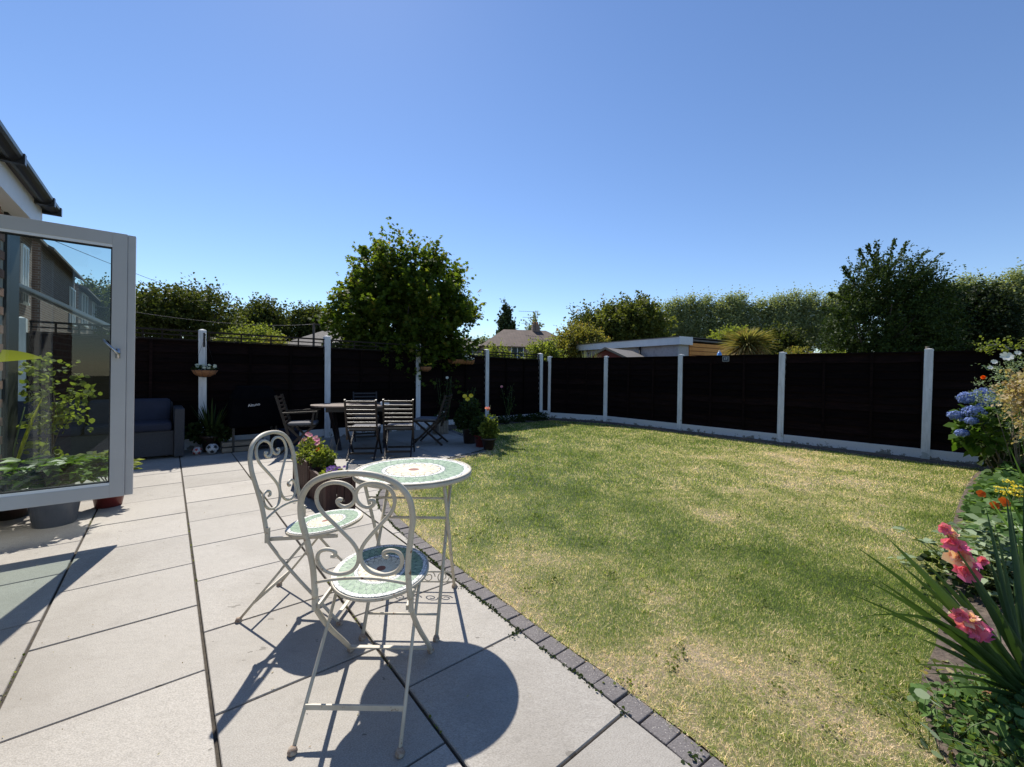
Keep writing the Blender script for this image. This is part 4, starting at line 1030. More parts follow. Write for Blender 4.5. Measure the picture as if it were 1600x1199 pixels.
cv = MB(); cv.add([(-.33, -.22, .36), (.33, -.22, .36), (.33, .2, .36), (-.33, .2, .36), (-.3, -.2, .80), (.3, -.2, .80), (.3, .18, .80), (-.3, .18, .80), (-.22, -.12, .98), (.22, -.12, .98), (.22, .12, .98), (-.22, .12, .98)], [(3, 2, 1, 0), (0, 1, 5, 4), (1, 2, 6, 5), (2, 3, 7, 6), (3, 0, 4, 7), (4, 5, 9, 8), (5, 6, 10, 9), (6, 7, 11, 10), (7, 4, 8, 11), (8, 9, 10, 11)]); cv.build('cover', M['bbq'], bq, bevel=.03)
for sx_ in (-.28, .28):
    for sy_ in (-.17, .16): MB().box((sx_, sy_, .2), (.03, .03, .4)).build('leg', M['black'], bq)
MB().box((0, 0, .06), (.58, .34, .02)).build('shelf', M['black'], bq)
def text(txt, size, m_, parent, loc, rot, name='lettering', ext=.0008):
    cu = bpy.data.curves.new(name, 'FONT'); cu.body = txt; cu.size = size; cu.align_x = 'CENTER'; cu.align_y = 'CENTER'; cu.extrude = ext; cu.materials.append(M[m_])
    tmp = bpy.data.objects.new(name, cu); me = bpy.data.meshes.new_from_object(tmp); bpy.data.objects.remove(tmp); me.materials.clear(); me.materials.append(M[m_])
    o = link(name, me, parent, loc); o.rotation_euler = rot; return o
text('Altuno', .058, 'letter', bq, (-.03, -.2235, .70), (R(92), R(-8), 0))
cr_ = thing('wooden_crate', 'low weathered wooden crate on the patio below the covered barbecue', 'crate', (-4.12, 6.30, 0), FLA)
for z_ in (.045, .125):
    for y_ in (-.09, .09): MB().box((0, y_, z_), (.42, .014, .06)).build('plank', M['crate'], cr_)
    for x_ in (-.203, .203): MB().box((x_, 0, z_), (.014, .164, .06)).build('plank', M['crate'], cr_)
MB().box((0, 0, .01), (.39, .16, .012)).build('bottom', M['crate'], cr_)
cb = thing('storage_tub', 'dark blue storage tub against the fence left of the dining chairs', 'tub', (-3.70, 6.85, 0), FLA); MB().box((0, 0, .12), (.36, .26, .24)).build('tub_body', M['navy'], cb, bevel=.02); MB().box((0, 0, .25), (.39, .29, .025)).build('lid', M['navy'], cb, bevel=.008)
# wooden trough planters with petunias
def trough(loc, h, label, L_=.60, W_=.25):
    t = thing('wooden_planter', label, 'planter', loc, A39, 'dark slatted wooden planters')
    bx = MB()
    for sx_ in (.014, W_-.014):
        for sy_ in (.014, L_-.014): MB().box((sx_, sy_, h/2+.004), (.034, .034, h+.012)).build('corner_post', M['planterwood'], t)
    for x_ in (.012, W_-.012):
        for i in range(6):
            MB().box((x_, .031+(L_-.062)*(i+.5)/6, h/2), (.012, (L_-.062)/6-.005, h-.05)).build('slat', M['planterwood'], t)
        MB().box((x_, L_/2, h-.015), (.022, L_-.062, .024)).build('rim_rail', M['planterwood'], t)
    for y_ in (.012, L_-.012):
        for i in range(3): MB().box((.031+(W_-.062)*(i+.5)/3, y_, h/2), ((W_-.062)/3-.005, .012, h-.05)).build('slat', M['planterwood'], t)
        MB().box((W_/2, y_, h-.015), (W_-.062, .022, .024)).build('rim_rail', M['planterwood'], t)
    MB().box((W_/2, L_/2, h-.07), (W_-.04, L_-.04, .04)).build('compost', M['soil'], t)
    return t
F0 = Vector((-1.59, 3.60, 0))
trough(tuple(F0), .295, 'slatted dark wooden planter nearer the mosaic table, with purple pansies'); trough(tuple(F0+E2*.625), .335, 'slatted dark wooden planter farther off, with pink petunias')
pl = thing('pansies', 'purple pansies low in the nearer wooden planter', 'flowers', tuple(F0+E2*.22+E1*.12+Vector((0, 0, .25))))
link('foliage', lmesh('foliage', bushleaves((0, 0, .03), (.12, .12, .05), 420, .026), M['lime']), pl)
link('blooms', lmesh('blooms', catl(*[flower_disc(Vector((rnd.uniform(-.07, .07), rnd.uniform(-.1, .1), .085)), (rnd.uniform(-.4, .4), -.5, .9), .018, 5) for _ in range(14)]), M['purple']), pl)
pt = thing('petunias', 'pink petunias and green trailing foliage in the farther planter', 'flowers', tuple(F0+E2*.92+E1*.12+Vector((0, 0, .30))))
L = catl(bushleaves((-.03, .06, .05), (.15, .28, .09), 900, .022), bushleaves((-.08, .14, .12), (.12, .15, .10), 600, .022))
link('foliage', lmesh('foliage', L, M['lime']), pt)
fl = [flower_disc(Vector((x_, y_, z_)), (rnd.uniform(-.3, .3), -.6, .8), .032, 6) for x_, y_, z_ in ((-.13, .16, .24), (-.09, .12, .235), (-.02, .10, .215), (.02, .05, .20), (-.14, .10, .19), (.04, .02, .165), (-.19, .14, .15))]
link('blooms', lmesh('blooms', catl(*fl), M['pink']), pt)
mg = thing('marigolds', 'orange marigold and yellow-green leaves between the two wooden planters', 'flowers', tuple(F0+E2*.60+E1*.13+Vector((0, 0, .28))))
link('foliage', lmesh('foliage', bushleaves((.0, 0, .09), (.13, .11, .09), 700, .028), M['lime']), mg)
link('bloom', lmesh('bloom', flower_disc(Vector((-.03, -.04, .18)), (-.2, -.7, .7), .026, 10), M['orange']), mg)
st_ = MB()
for p in ((.03, .05), (.06, .03), (.09, .08)): st_.tube([(p[0], p[1], .05), (p[0]+.02, p[1], .2), (p[0]+.04, p[1], .27)], .002, 4)
st_.build('seed_stalk', M['crate'], mg)

def potted(name, loc, r0, r1, h, pm_, label, parts):
    t = thing(name, label, 'potted plant', loc); pot_mesh(r0, r1, h).build('pot', M[pm_], t)
    for nm, L, mm in parts: link(nm, lmesh(nm, L, M[mm]), t)
    return t
def stems(t, lst, r_=.003, m_='stem'):
    mb = MB()
    for a, b in lst:
        a, b = Vector(a), Vector(b); mb.tube([a, a.lerp(b, .5)+Vector((rnd.uniform(-.03, .03), rnd.uniform(-.03, .03), 0)), b], [r_, r_*.8, r_*.6], 5)
    return mb.build('stem', M[m_], t)
p1 = potted('dahlia_pot', (-.72, 7.36, 0), .11, .145, .27, 'darkpot', 'yellow dahlias with dark leaves in the back pot by the lawn', [('foliage', catl(bushleaves((-.02, 0, .42), (.26, .22, .2), 1100, .05), bushleaves((0, 0, .62), (.18, .16, .16), 300, .045)), 'shade'),
  ('bloom', flower_disc(Vector((-.10, -.05, .82)), (0, -.8, .5), .042, 9), 'yellow'), ('bloom', flower_disc(Vector((.01, -.07, .83)), (0, -.8, .5), .042, 9), 'yellow'), ('bloom', flower_disc(Vector((-.045, -.1, .77)), (0, -.8, .5), .042, 9), 'yellow')])
stems(p1, [((0, 0, .25), (-.10, -.05, .81)), ((0, 0, .25), (.01, -.06, .82)), ((0, 0, .25), (-.045, -.09, .76)), ((0, 0, .25), (.1, 0, .7))])
p2 = potted('geranium_pot', (-.36, 6.74, 0), .075, .115, .19, 'darkpot', 'pink flower and pale-green leaves in the front pot on the lawn edge', [('foliage', catl(bushleaves((0, 0, .3), (.15, .13, .15), 700, .042), bushleaves((.02, 0, .45), (.12, .1, .12), 260, .04)), 'lime'),
  ('blooms', catl(*[flower_disc(Vector((rnd.gauss(-.03, .02), rnd.gauss(-.03, .02), .66+rnd.gauss(0, .012))), rdir(1, .5)[0], .022, 5) for _ in range(14)]), 'pink')])
stems(p2, [((0, 0, .18), (-.03, -.03, .66)), ((0, 0, .18), (.05, 0, .5)), ((0, 0, .18), (.02, .02, .72))])
p3 = potted('leafy_pot', (-.50, 7.02, 0), .09, .115, .2, 'maroonpot', 'leafy green plant in the maroon pot between the other two', [('foliage', bushleaves((0, 0, .32), (.19, .17, .17), 800, .045), 'shade')])
stems(p3, [((0, 0, .18), (rnd.uniform(-.1, .1), rnd.uniform(-.1, .1), .45)) for _ in range(5)])
wp = thing('slatted_tub', 'small weathered slatted wooden tub with white flowers by the fence', 'planter', (-1.42, 8.38, 0), FLA)
for i in range(4):
    for s_ in (-.11, .11):
        MB().box((-.09+i*.06, s_, .14), (.05, .012, .26)).build('slat', M['crate'], wp); MB().box((s_, -.09+i*.06, .14), (.012, .05, .26)).build('slat', M['crate'], wp)
MB().box((0, 0, .24), (.2, .2, .02)).build('compost', M['soil'], wp)
wf = thing('small_white_flowers', 'sparse white flowers growing in the small slatted tub', 'flowers', (-1.42, 8.38, .25)); link('foliage', lmesh('foliage', bushleaves((0, 0, .07), (.14, .13, .09), 260, .03), M['shade']), wf)
link('blooms', lmesh('blooms', catl(*[flower_disc(Vector((rnd.uniform(-.12, .12), rnd.uniform(-.1, .1), rnd.uniform(.1, .2))), (0, -1, .5), .014, 5) for _ in range(9)]), M['whitefl']), wf)
# tall border plants before the left fence
def border_plant(loc, hgt, n_, m_, blooms, label, bm_='creamfl', name='border_plant'):
    t = thing(name, label, 'plant', loc); ls = []; tips = []
    for i in range(n_):
        a = (rnd.uniform(-.06, .06), rnd.uniform(-.04, .04), 0); b = (rnd.uniform(-.22, .22), rnd.uniform(-.12, .06), hgt*rnd.uniform(.6, 1)); ls.append((a, b)); tips.append(b)
    stems(t, ls, .004)
    P_ = np.concatenate([np.array(a)+(np.array(b)-np.array(a))*nr.random((26, 1))**.7+nr.normal(size=(26, 3))*.035 for a, b in ls])
    link('foliage', lmesh('foliage', leaves(P_, rdir(len(P_)), rdir(len(P_), .8), nr.uniform(.03, .06, len(P_)), 'oval'), M[m_]), t)
    if blooms: link('blooms', lmesh('blooms', catl(*[flower_disc(Vector(b)+Vector((0, -.03, .02)), (0, -1, .4), .035, 8) for b in tips[:blooms]]), M[bm_]), t)
    return t
border_plant(tuple(FL(2.30)+FLN*.22), 1.15, 7, 'shade', 1, 'tall thin rose with one white bloom against the fence', 'whitefl', 'rose_bush')
border_plant(tuple(FL(2.62)+FLN*.2), .95, 6, 'shade', 0, 'leggy flowerless plant between the white rose and a post', 'whitefl', 'leggy_plant')
border_plant(tuple(FL(3.28)+FLN*.2), .95, 6, 'shade', 1, 'thin plant with a faded pink bloom before the last trellis panel', 'pink', 'pink_dahlia')
for i, k in enumerate((3.15, 3.45, 3.7, 3.9)):
    t = thing('low_border_clump', 'x', 'plant', tuple(FL(k)+FLN*.25), 0, 'low dark clumps under the fence corner')
    t['label'] = ['low dark clump in the border just left of the third post from the sofa side', 'low dark clump in the border midway under the last trellis panel', 'low dark clump in the border a little before the corner post', 'low dark clump in the border hard against the corner post'][i]
    link('foliage', lmesh('foliage', bushleaves((0, 0, .08), (.2, .16, .10+.03*(i % 2)), 420, .04), M['shade']), t)

def hanging_basket(k, side, zb, r_, label, blooms, bmat, n_, dirx=0.0):
    pos = FL(k)+FLN*.05; t = thing('hanging_basket', label, 'basket', tuple(pos+FLN*(.03+side)+FLD*dirx+Vector((0, 0, zb))), FLA)
    bw = MB().lathe([(.0, 0), (r_*.45, .008), (r_*.8, .045), (r_, .105), (r_*.96, .107), (r_*.75, .06), (0, .04)], 28); bw.build('liner', M['coir'], t)
    wr = MB()
    for i in range(10):
        a = 2*math.pi*i/10; wr.tube([(r_*1.02*f*math.cos(a), r_*1.02*f*math.sin(a), z_) for f, z_ in ((.0, -.004), (.45, .004), (.8, .042), (1.0, .105))], .0022, 4)
    wr.tube([(r_*1.01*math.cos(a), r_*1.01*math.sin(a), .107) for a in [2*math.pi*i/24 for i in range(25)]], .003, 5); wr.build('wire_frame', M['black'], t)
    link('foliage', lmesh('foliage', bushleaves((.0, 0, .12), (r_*.95, r_*.85, .05), n_, .03), M['shade']), t)
    link('blooms', lmesh('blooms', catl(*[flower_disc(Vector((rnd.uniform(-.6, .9)*r_, rnd.uniform(-.8, .2)*r_, rnd.uniform(.12, .18))), (rnd.uniform(-.4, .4), -.6, .7), .026, 6) for _ in range(blooms)]), M[bmat]), t)
    ch_ = MB(); apex = (-dirx, 0, .40)
    for i in range(3):
        a = 2*math.pi*i/3+.5; ch_.tube([(r_*math.cos(a), r_*math.sin(a), .107), (apex[0], apex[1], 1.72-zb)], .0022, 4)
    ch_.build('chain', M['black'], t)
    return t
def bracket(k, zt, label, L_=.22):
    t = thing('basket_bracket', label, 'bracket', tuple(FL(k)+FLN*.055), FLA)
    mb = MB(); mb.box((0, -.004, zt-L_/2), (.024, .008, L_)); mb.tube([(0, -.006, zt-.03), (0, -.15, zt-.02), (0, -.17, zt-.05)], .006, 6); mb.tube([(0, -.006, zt-.18), (0, -.12, zt-.03)], .005, 6)
    mb.build('bracket_arm', M['black'], t)
bracket(0, 1.79, 'black iron basket bracket on the post beside the sofa'); bracket(2, 1.80, 'black iron basket bracket on the post behind the dining chairs')
hanging_basket(0, .15, 1.11, .165, 'coir hanging basket with cream blooms on the post by the sofa', 18, 'creamfl', 260)
hanging_basket(2, .15, 1.24, .13, 'smaller darker hanging basket on the post behind the dining chairs', 6, 'yellow', 240, .06)
ht = thing('wall_trough', 'long coir wall trough hung on the fence under the big maple', 'basket', tuple(FL(2.56)+FLN*.12+Vector((0, 0, 1.42))), FLA)
tm = MB()
for i in range(7):
    a0, a1 = math.pi+math.pi*i/7, math.pi+math.pi*(i+1)/7
    tm.add([(-.3, .1*math.cos(a0), .11+.11*math.sin(a0)), (.3, .1*math.cos(a0), .11+.11*math.sin(a0)), (.3, .1*math.cos(a1), .11+.11*math.sin(a1)), (-.3, .1*math.cos(a1), .11+.11*math.sin(a1))], [(0, 1, 2, 3)], True)
tm.build('liner', M['coir'], ht)
wr = MB()
for i in range(9):
    x_ = -.3+.075*i; wr.tube([(x_, .104*math.cos(a), .11+.114*math.sin(a)) for a in [math.pi+math.pi*j/6 for j in range(7)]], .003, 4)
wr.tube([(-.3, -.104, .11), (.3, -.104, .11)], .004, 5); wr.build('wire_frame', M['black'], ht)
link('foliage', lmesh('foliage', bushleaves((0, 0, .13), (.3, .09, .07), 420, .035), M['shade']), ht)
link('blooms', lmesh('blooms', catl(*[flower_disc(Vector((rnd.uniform(.05, .3), -.06, rnd.uniform(.1, .2))), (0, -1, .4), .018, 5) for _ in range(12)]), M['whitefl']), ht)

# number plaque, ornament and stake at the right fence
a, b = FRP[2], FRP[1]; tt = .50; P17 = a.lerp(b, tt); ra = math.atan2((b-a).y, (b-a).x)
pq = thing('number_plaque', 'small rounded grey plaque reading 17 on the lawn-side fence top', 'sign', tuple(P17+Vector((-.06, -.055, 1.60))), ra)
pr = [(.075*math.cos(t_)*(1 if abs(math.cos(t_)) > 0 else 1), .062*math.sin(t_)) for t_ in [2*math.pi*i/24 for i in range(24)]]
pr = [(max(-.066, min(.066, x_*1.15)), max(-.062, min(.058, y_*1.25))) for x_, y_ in pr]
mb = MB(); mb.add([(x_, -.012, z_) for x_, z_ in pr]+[(x_, 0, z_) for x_, z_ in pr], [tuple(range(24)), tuple(range(24, 48))[::-1]]+[(i, 24+i, 24+(i+1) % 24, (i+1) % 24) for i in range(24)]); mb.build('border', M['plaqueedge'], pq)
mb = MB(); mb.add([(x_*.84, -.0145, z_*.84) for x_, z_ in pr]+[(x_*.84, -.011, z_*.84) for x_, z_ in pr], [tuple(range(24)), tuple(range(24, 48))[::-1]]+[(i, 24+i, 24+(i+1) % 24, (i+1) % 24) for i in range(24)]); mb.build('face', M['slate'], pq)
text('17', .066, 'letter', pq, (0, -.0155, -.002), (R(90), 0, 0))
og = thing('garden_ornament', 'small blue and white robed ornament standing beyond the fence top', 'ornament', tuple(at(1124, 558, 9.3).to_2d().to_3d()+Vector((0, 0, 1.60))), 0)
MB().lathe([(0, 0), (.062, 0), (.06, .06), (.05, .12), (.036, .165), (.016, .185), (0, .19)], 18).build('robe', M['bluegown'], og)
MB().lathe([(0, .178), (.012, .182), (.019, .196), (.017, .213), (0, .222)], 14).build('head', M['palestone'], og)
MB().lathe([(.0, -.03), (.08, -.03), (.08, 0), (0, 0)], 14).build('plinth', M['palestone'], og)
MB().box((0, 0, -.83), (.07, .07, 1.6)).build('pedestal', M['crate'], og)
sk = thing('wooden_stake', 'short split wooden stake showing above the fence beside the nearest post', 'stake', tuple(FRP[0]+Vector((.10, .10, 0)))); MB().box((0, 0, .88), (.034, .03, 1.76)).build('stake_body', M['crate'], sk)

# ------------------------------------------------------------------ right flower bed
def pxp(px, py, Y): return at(px, py, Y)
# gladiolus clumps: each sword leaf is a part
def gladiolus(base, tips, label, w0=.028, pal='sword'):
    t = thing('gladiolus', label, 'plant', tuple(base))
    for tip_, w, bend in tips:
        mb = MB(); bb = Vector((rnd.uniform(-.05, .05), rnd.uniform(-.05, .05), 0)); blade(mb, bb, Vector(tip_)-Vector(base), w*rnd.uniform(.8, 1.15), bend*rnd.uniform(.8, 2.2), 9, side=(Vector(tip_)-Vector(base)).cross(Vector((.3, 1, .2))), twist=rnd.uniform(-.5, .5))
        link('leaf', meshrnd(mb.mesh('leaf', M[pal]), rnd.random()), t)
    return t
GB = Vector((1.98, 1.56, .05))
tips = []
for px, py, Y, w, bd_ in ((1338, 855, 1.62, .030, .04), (1386, 840, 1.55, .034, .03), (1347, 905, 1.6, .026, .08), (1318, 925, 1.58, .022, .10), (1333, 968, 1.5, .022, .22), (1405, 880, 1.7, .026, .02), (1440, 872, 1.65, .026, .04), (1462, 905, 1.75, .030, .05), (1362, 900, 1.75, .024, .06), (1450, 960, 1.5, .022, .05),
                        (1480, 830, 1.8, .026, .02), (1540, 790, 1.9, .030, .02), (1572, 775, 1.8, .032, .02), (1600, 740, 1.9, .030, .02), (1500, 925, 1.7, .028, .03), (1545, 870, 1.75, .030, .02), (1590, 830, 1.6, .028, .03), (1420, 1040, 1.45, .020, .06), (1430, 995, 1.6, .024, .05), (1470, 1010, 1.6, .026, .03),
                        (1620, 700, 1.9, .03, .02), (1660, 760, 1.7, .03, .02), (1640, 850, 1.6, .03, .03), (1700, 900, 1.6, .03, .06), (1520, 985, 1.55, .024, .02), (1555, 940, 1.6, .03, .02), (1583, 905, 1.7, .026, .02), (1490, 1075, 1.5, .02, .1), (1610, 900, 1.5, .026, .02), (1400, 935, 1.7, .022, .05)):
    tips.append((pxp(px, py, Y), w, bd_))
tips += [(pxp(px+rnd.uniform(-25, 45), py+rnd.uniform(-30, 60), Y+rnd.uniform(-.1, .12)), w*.8, bd_) for (px, py, Y, w, bd_) in [(1400, 880, 1.6, .024, .04), (1450, 850, 1.65, .024, .03), (1380, 950, 1.6, .02, .06), (1500, 860, 1.7, .024, .03), (1530, 820, 1.8, .024, .02), (1560, 850, 1.7, .026, .02), (1425, 920, 1.6, .022, .05), (1470, 930, 1.6, .024, .04), (1580, 800, 1.8, .024, .02), (1515, 900, 1.6, .024, .03), (1600, 780, 1.8, .026, .02), (1440, 1000, 1.5, .02, .08)]]
gladiolus(GB, tips, 'big clump of dark sword-shaped gladiolus leaves leaning over the lawn')
tips = [(pxp(px, py, Y), w, .02) for px, py, Y, w in ((1595, 690, 2.3, .022), (1578, 700, 2.35, .022), (1612, 720, 2.3, .02), (1560, 745, 2.4, .018), (1625, 650, 2.3, .022), (1592, 640, 2.5, .018), (1573, 800, 2.3, .02), (1540, 770, 2.4, .016), (1650, 760, 2.3, .02))]
gladiolus(Vector((3.0, 2.25, .05)), tips, 'paler upright gladiolus leaves at the frame edge behind the big clump', pal='nast')
def spike(pts, blooms, size, label, mats=('pink', 'salmon')):
    t = thing('gladiolus_flower', label, 'flower', tuple(pts[0])); b0 = Vector(pts[0]); loc = [Vector(p)-b0 for p in pts]
    MB().tube(cat_curve(loc, 5), [.005]*(5*(len(loc)-1))+[.003], 7).build('stem', M['stem'], t)
    e = loc[-1]; ax = (loc[-1]-loc[-2]).normalized()
    for i in range(blooms):
        f = i/(max(1, blooms-1)); p = e-ax*(f*size*(blooms-1)*.80); s_ = size*(.55+.45*min(1, f*2.2))
        sidev = ax.cross(Vector((0, -1, .2))).normalized()*(1 if i % 2 else -1)*.75+Vector((-.1, -.75, .35)); N_ = (sidev+ax*.3).normalized()
        Ls = []
        for ring, cup, rr in ((0, .45, 1.0), (1, 1.1, .85), (2, 2.4, .6)):
            Ls.append(flower_disc(p+N_*s_*(.05+.1*ring), N_+Vector((rnd.gauss(0, .12), rnd.gauss(0, .12), rnd.gauss(0, .12))), s_*rr, 6 if ring < 2 else 4, 'round', .95, cup))
        V_, F_, r_ = catl(*Ls); dd_ = np.linalg.norm(V_-np.array(tuple(p)), axis=1)/s_; V_ = V_+nr.normal(size=V_.shape)*(s_*.14*np.clip(dd_, 0, 1))[:, None]; r_ = np.clip((dd_-.15)*1.5, 0, 1)
        link('bloom', npmesh('bloom', V_, F_, M[mats[0]] if i % 3 != 1 else M[mats[1]], {'rnd': r_}), t)
    return t
spike([tuple(GB+Vector((-.06, .08, 0))), tuple(pxp(1560, 985, 1.78)), tuple(pxp(1512, 895, 1.75)), tuple(pxp(1476, 826, 1.72))], 7, .046, 'upper pink gladiolus spray arching over the lawn edge')
spike([tuple(GB+Vector((-.02, .0, 0))), tuple(pxp(1570, 1040, 1.62)), tuple(pxp(1500, 960, 1.55))], 4, .050, 'lower pink gladiolus bloom half hidden among sword leaves')
spike([tuple(GB+Vector((.0, .05, 0))), tuple(pxp(1575, 930, 1.8)), tuple(pxp(1536, 876, 1.78))], 1, .04, 'single small pink gladiolus bud right of the big spray')
spike([tuple(GB), tuple(pxp(1580, 1120, 1.6)), tuple(pxp(1543, 1088, 1.55))], 3, .028, 'low red gladiolus buds near the soil', ('salmon', 'salmon'))
# sage clump
sg = thing('sage_clump', 'grey-green oval-leaved clump below the pink gladiolus spray', 'plant', (2.80, 2.42, .03))
P_ = []; A_ = []
for i in range(55):
    a = rnd.uniform(0, 6.28); rr = rnd.uniform(.02, .42); h_ = rnd.uniform(.10, .42)*(1-rr*.7)
    c_ = np.array([rr*math.cos(a)*1.1, rr*math.sin(a)*.8, h_])
    for j in range(6):
        b = rnd.uniform(0, 6.28); P_.append(c_+nr.normal(size=3)*.008); A_.append((math.cos(b), math.sin(b), rnd.uniform(-.1, .45)))
L = leaves(np.array(P_), np.array(A_), rdir(len(P_), 2.2), nr.uniform(.045, .085, len(P_)), 'oval', .62); link('foliage', lmesh('foliage', L, M['sage']), sg)
stems(sg, [((0, 0, 0), tuple(p)) for p in P_[::18]], .004)
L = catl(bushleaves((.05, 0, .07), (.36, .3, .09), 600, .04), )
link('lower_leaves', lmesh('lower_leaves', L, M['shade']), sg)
# nasturtiums: far mass and near mass
def roundleaf_patch(name, label, pts, n_, size, m_, flowers, fmat, zmax, cat_='flowers'):
    c_ = Vector((sum(p[0] for p in pts)/len(pts), sum(p[1] for p in pts)/len(pts), 0)); t = thing(name, label, cat_, tuple(c_)); xs = [p[0] for p in pts]; ys = [p[1] for p in pts]
    x_ = nr.uniform(min(xs), max(xs), n_*3); y_ = nr.uniform(min(ys), max(ys), n_*3); k = inpoly(x_, y_, pts); x_, y_ = x_[k][:n_], y_[k][:n_]; n2 = len(x_)
    ed = edist(x_, y_, pts+[pts[0]]); zt = zmax*np.clip(ed/.22, .25, 1)*(.75+.25*np.sin(x_*7)*np.cos(y_*9)); z_ = zt*nr.random(n2)**.35
    P2 = np.stack([x_-c_.x, y_-c_.y, z_+.02], 1); N2 = norm(nr.normal(size=(n2, 3))*.45+np.array([-.15, -.1, 1.0]))
    A2 = np.cross(N2, rdir(n2)); L = leaves(P2, A2, N2, size*(.45+.75*nr.random(n2)), 'round'); link('foliage', lmesh('foliage', L, M[m_]), t)
    mb = MB()
    for i in range(0, n2, 9): p = P2[i]; mb.tube([(p[0]*.98, p[1]*.98, 0), (p[0], p[1], p[2])], .0018, 4)
    tag(mb.build('stem', M['stem'], t), kind='stuff')
    if flowers:
        link('blooms', lmesh('blooms', catl(*[flower_disc(Vector(f)-c_, (-.4, -1, .6), .034, 5, 'petal', 1.2) for f in flowers]), M[fmat]), t)
    return t
roundleaf_patch('nasturtiums', 'nasturtium mass with orange blooms along the back of the bed', [(2.75, 2.55), (4.35, 4.0), (5.9, 5.2), (6.6, 4.6), (4.9, 3.2), (3.6, 2.3)], 4200, .062, 'nast', [tuple(at(1532, 772, 3.45)), tuple(at(1570, 787, 3.3)), tuple(at(1553, 790, 3.3)), tuple(at(1567, 783, 3.32))], 'orange', .36)
roundleaf_patch('trailing_nasturtiums', 'grey-green trailing weeds and round leaves at the near bed corner', [(1.44, 1.30), (1.56, 1.62), (1.95, 1.75), (2.5, 1.7), (2.3, 1.0), (1.3, .8)], 2600, .030, 'nast', [], None, .13, 'plant')
rl_ = thing('pale_round_leaves', 'few pale grey round leaves at the very edge of the lawn', 'plant', tuple(pxp(1455, 1090, 1.5).to_2d().to_3d()))
b0 = rl_.location.copy(); PL = [pxp(1448, 1082, 1.5), pxp(1463, 1100, 1.47), pxp(1467, 1152, 1.4), pxp(1440, 1130, 1.45), pxp(1470, 1180, 1.38), pxp(1450, 1165, 1.42)]
L = leaves(np.array([tuple(p-b0) for p in PL]), np.array([(-.8, -.3, .1)]*6)+nr.normal(size=(6, 3))*.3, np.array([(0, -.2, 1)]*6)+nr.normal(size=(6, 3))*.2, np.array([.042, .038, .032, .032, .03, .028]), 'round'); link('foliage', lmesh('foliage', L, M['sage']), rl_)
stems(rl_, [((.02, 0, 0), tuple(p-b0)) for p in PL], .0018)
tw = MB()
L = [];P_=[]
gw = thing('weedy_sprigs', 'thin tangled green sprigs across the soil at the near corner', 'plant', (1.75, 1.35, 0))
for i in range(330):
    a = rnd.uniform(0, 6.28); s0 = Vector((rnd.uniform(-.35, .55), rnd.uniform(-.3, .35), .0)); d = Vector((math.cos(a), math.sin(a), rnd.uniform(.1, .9))).normalized()*rnd.uniform(.08, .24)
    if s0.x+1.75 < 1.42+.3*(s0.y > .15): continue
    tw.tube([s0, s0+d*.5+Vector((0, 0, .02)), s0+d], .0013, 3)
    for j in range(9): P_.append(tuple(s0+d*(j/9)+Vector((rnd.gauss(0, .01), rnd.gauss(0, .01), .01))))
tag(tw.build('stem', M['stem'], gw), kind='stuff'); link('foliage', lmesh('foliage', leaves(np.array(P_), rdir(len(P_)), rdir(len(P_), .8), nr.uniform(.012, .04, len(P_)), 'lance', 1.3), M['lime']), gw)
# yellow yarrow
ya_ = thing('yarrow', 'flat yellow flower heads at the right edge above the nasturtiums', 'flowers', (4.35, 3.55, 0)); b0 = ya_.location.copy(); Ls = []; hs_ = []
for px, py in ((1577, 752), (1563, 762), (1570, 768), (1576, 771), (1592, 760), (1588, 768), (1594, 775), (1598, 768), (1585, 765), (1606, 762), (1565, 769), (1612, 772)):
    p = at(px, py, 3.55)-b0; hs_.append(p); n2 = 26; a = nr.uniform(0, 6.28, n2); rr = .038*np.sqrt(nr.random(n2))
    Ls.append(leaves(np.stack([p.x+rr*np.cos(a), p.y+rr*np.sin(a), p.z+nr.normal(size=n2)*.003], 1), rdir(n2), rdir(n2, 2.5), .013, 'round'))
link('blooms', lmesh('blooms', catl(*Ls), M['yellow']), ya_); stems(ya_, [((p.x*.9, p.y+.05, 0), tuple(p)) for p in hs_], .003)
# hydrangea
hy = thing('hydrangea', 'hydrangea bush with blue mophead blooms in the far right corner', 'shrub', (6.0, 5.05, 0)); b0 = hy.location.copy()
heads = [(1513, 622, 5.2, .105), (1540, 617, 5.3, .12), (1548, 628, 5.1, .09), (1537, 636, 5.1, .07), (1493, 649, 5.1, .075), (1509, 655, 5.15, .06), (1521, 644, 5.0, .105), (1518, 658, 4.95, .06), (1503, 677, 5.0, .062)]
Lv = []
for px, py, Y, r_ in heads:
    c_ = np.array(tuple(at(px, py, Y)-b0)); n2 = int(2600*r_); n2 *= 2; u = rdir(n2, .25); P2 = c_+u*np.array([r_, r_*.8, r_*.62])*(1+.09*nr.normal(size=(n2, 1)))
    V_, F_, r2 = leaves(P2, np.cross(u, rdir(n2)), u+nr.normal(size=(n2, 3))*.5, .021*(.7+.5*nr.random(n2)), 'round')
    link('bloom', npmesh('bloom', V_, F_, M['blueflower'], {'rnd': r2}), hy)
lob = [(.0, .1, .75, .42, .35, .32), (-.35, .0, .62, .2, .2, .25), (.35, .1, .6, .35, .3, .35)]
P_, A_ = [], []
n2 = 520; u = rdir(n2); wv_ = nr.integers(0, 3, n2); LB = np.array(lob)[wv_]; P2 = LB[:, :3]+u*LB[:, 3:6]*(.6+.4*nr.random((n2, 1))); 
L = leaves(P2, norm(u+nr.normal(size=(n2, 3))*.4+np.array([0, -.1, -.1])), rdir(n2, 1.6), nr.uniform(.07, .14, n2), 'oval', .95); link('foliage', lmesh('foliage', L, M['hyd']), hy)
mb = MB()
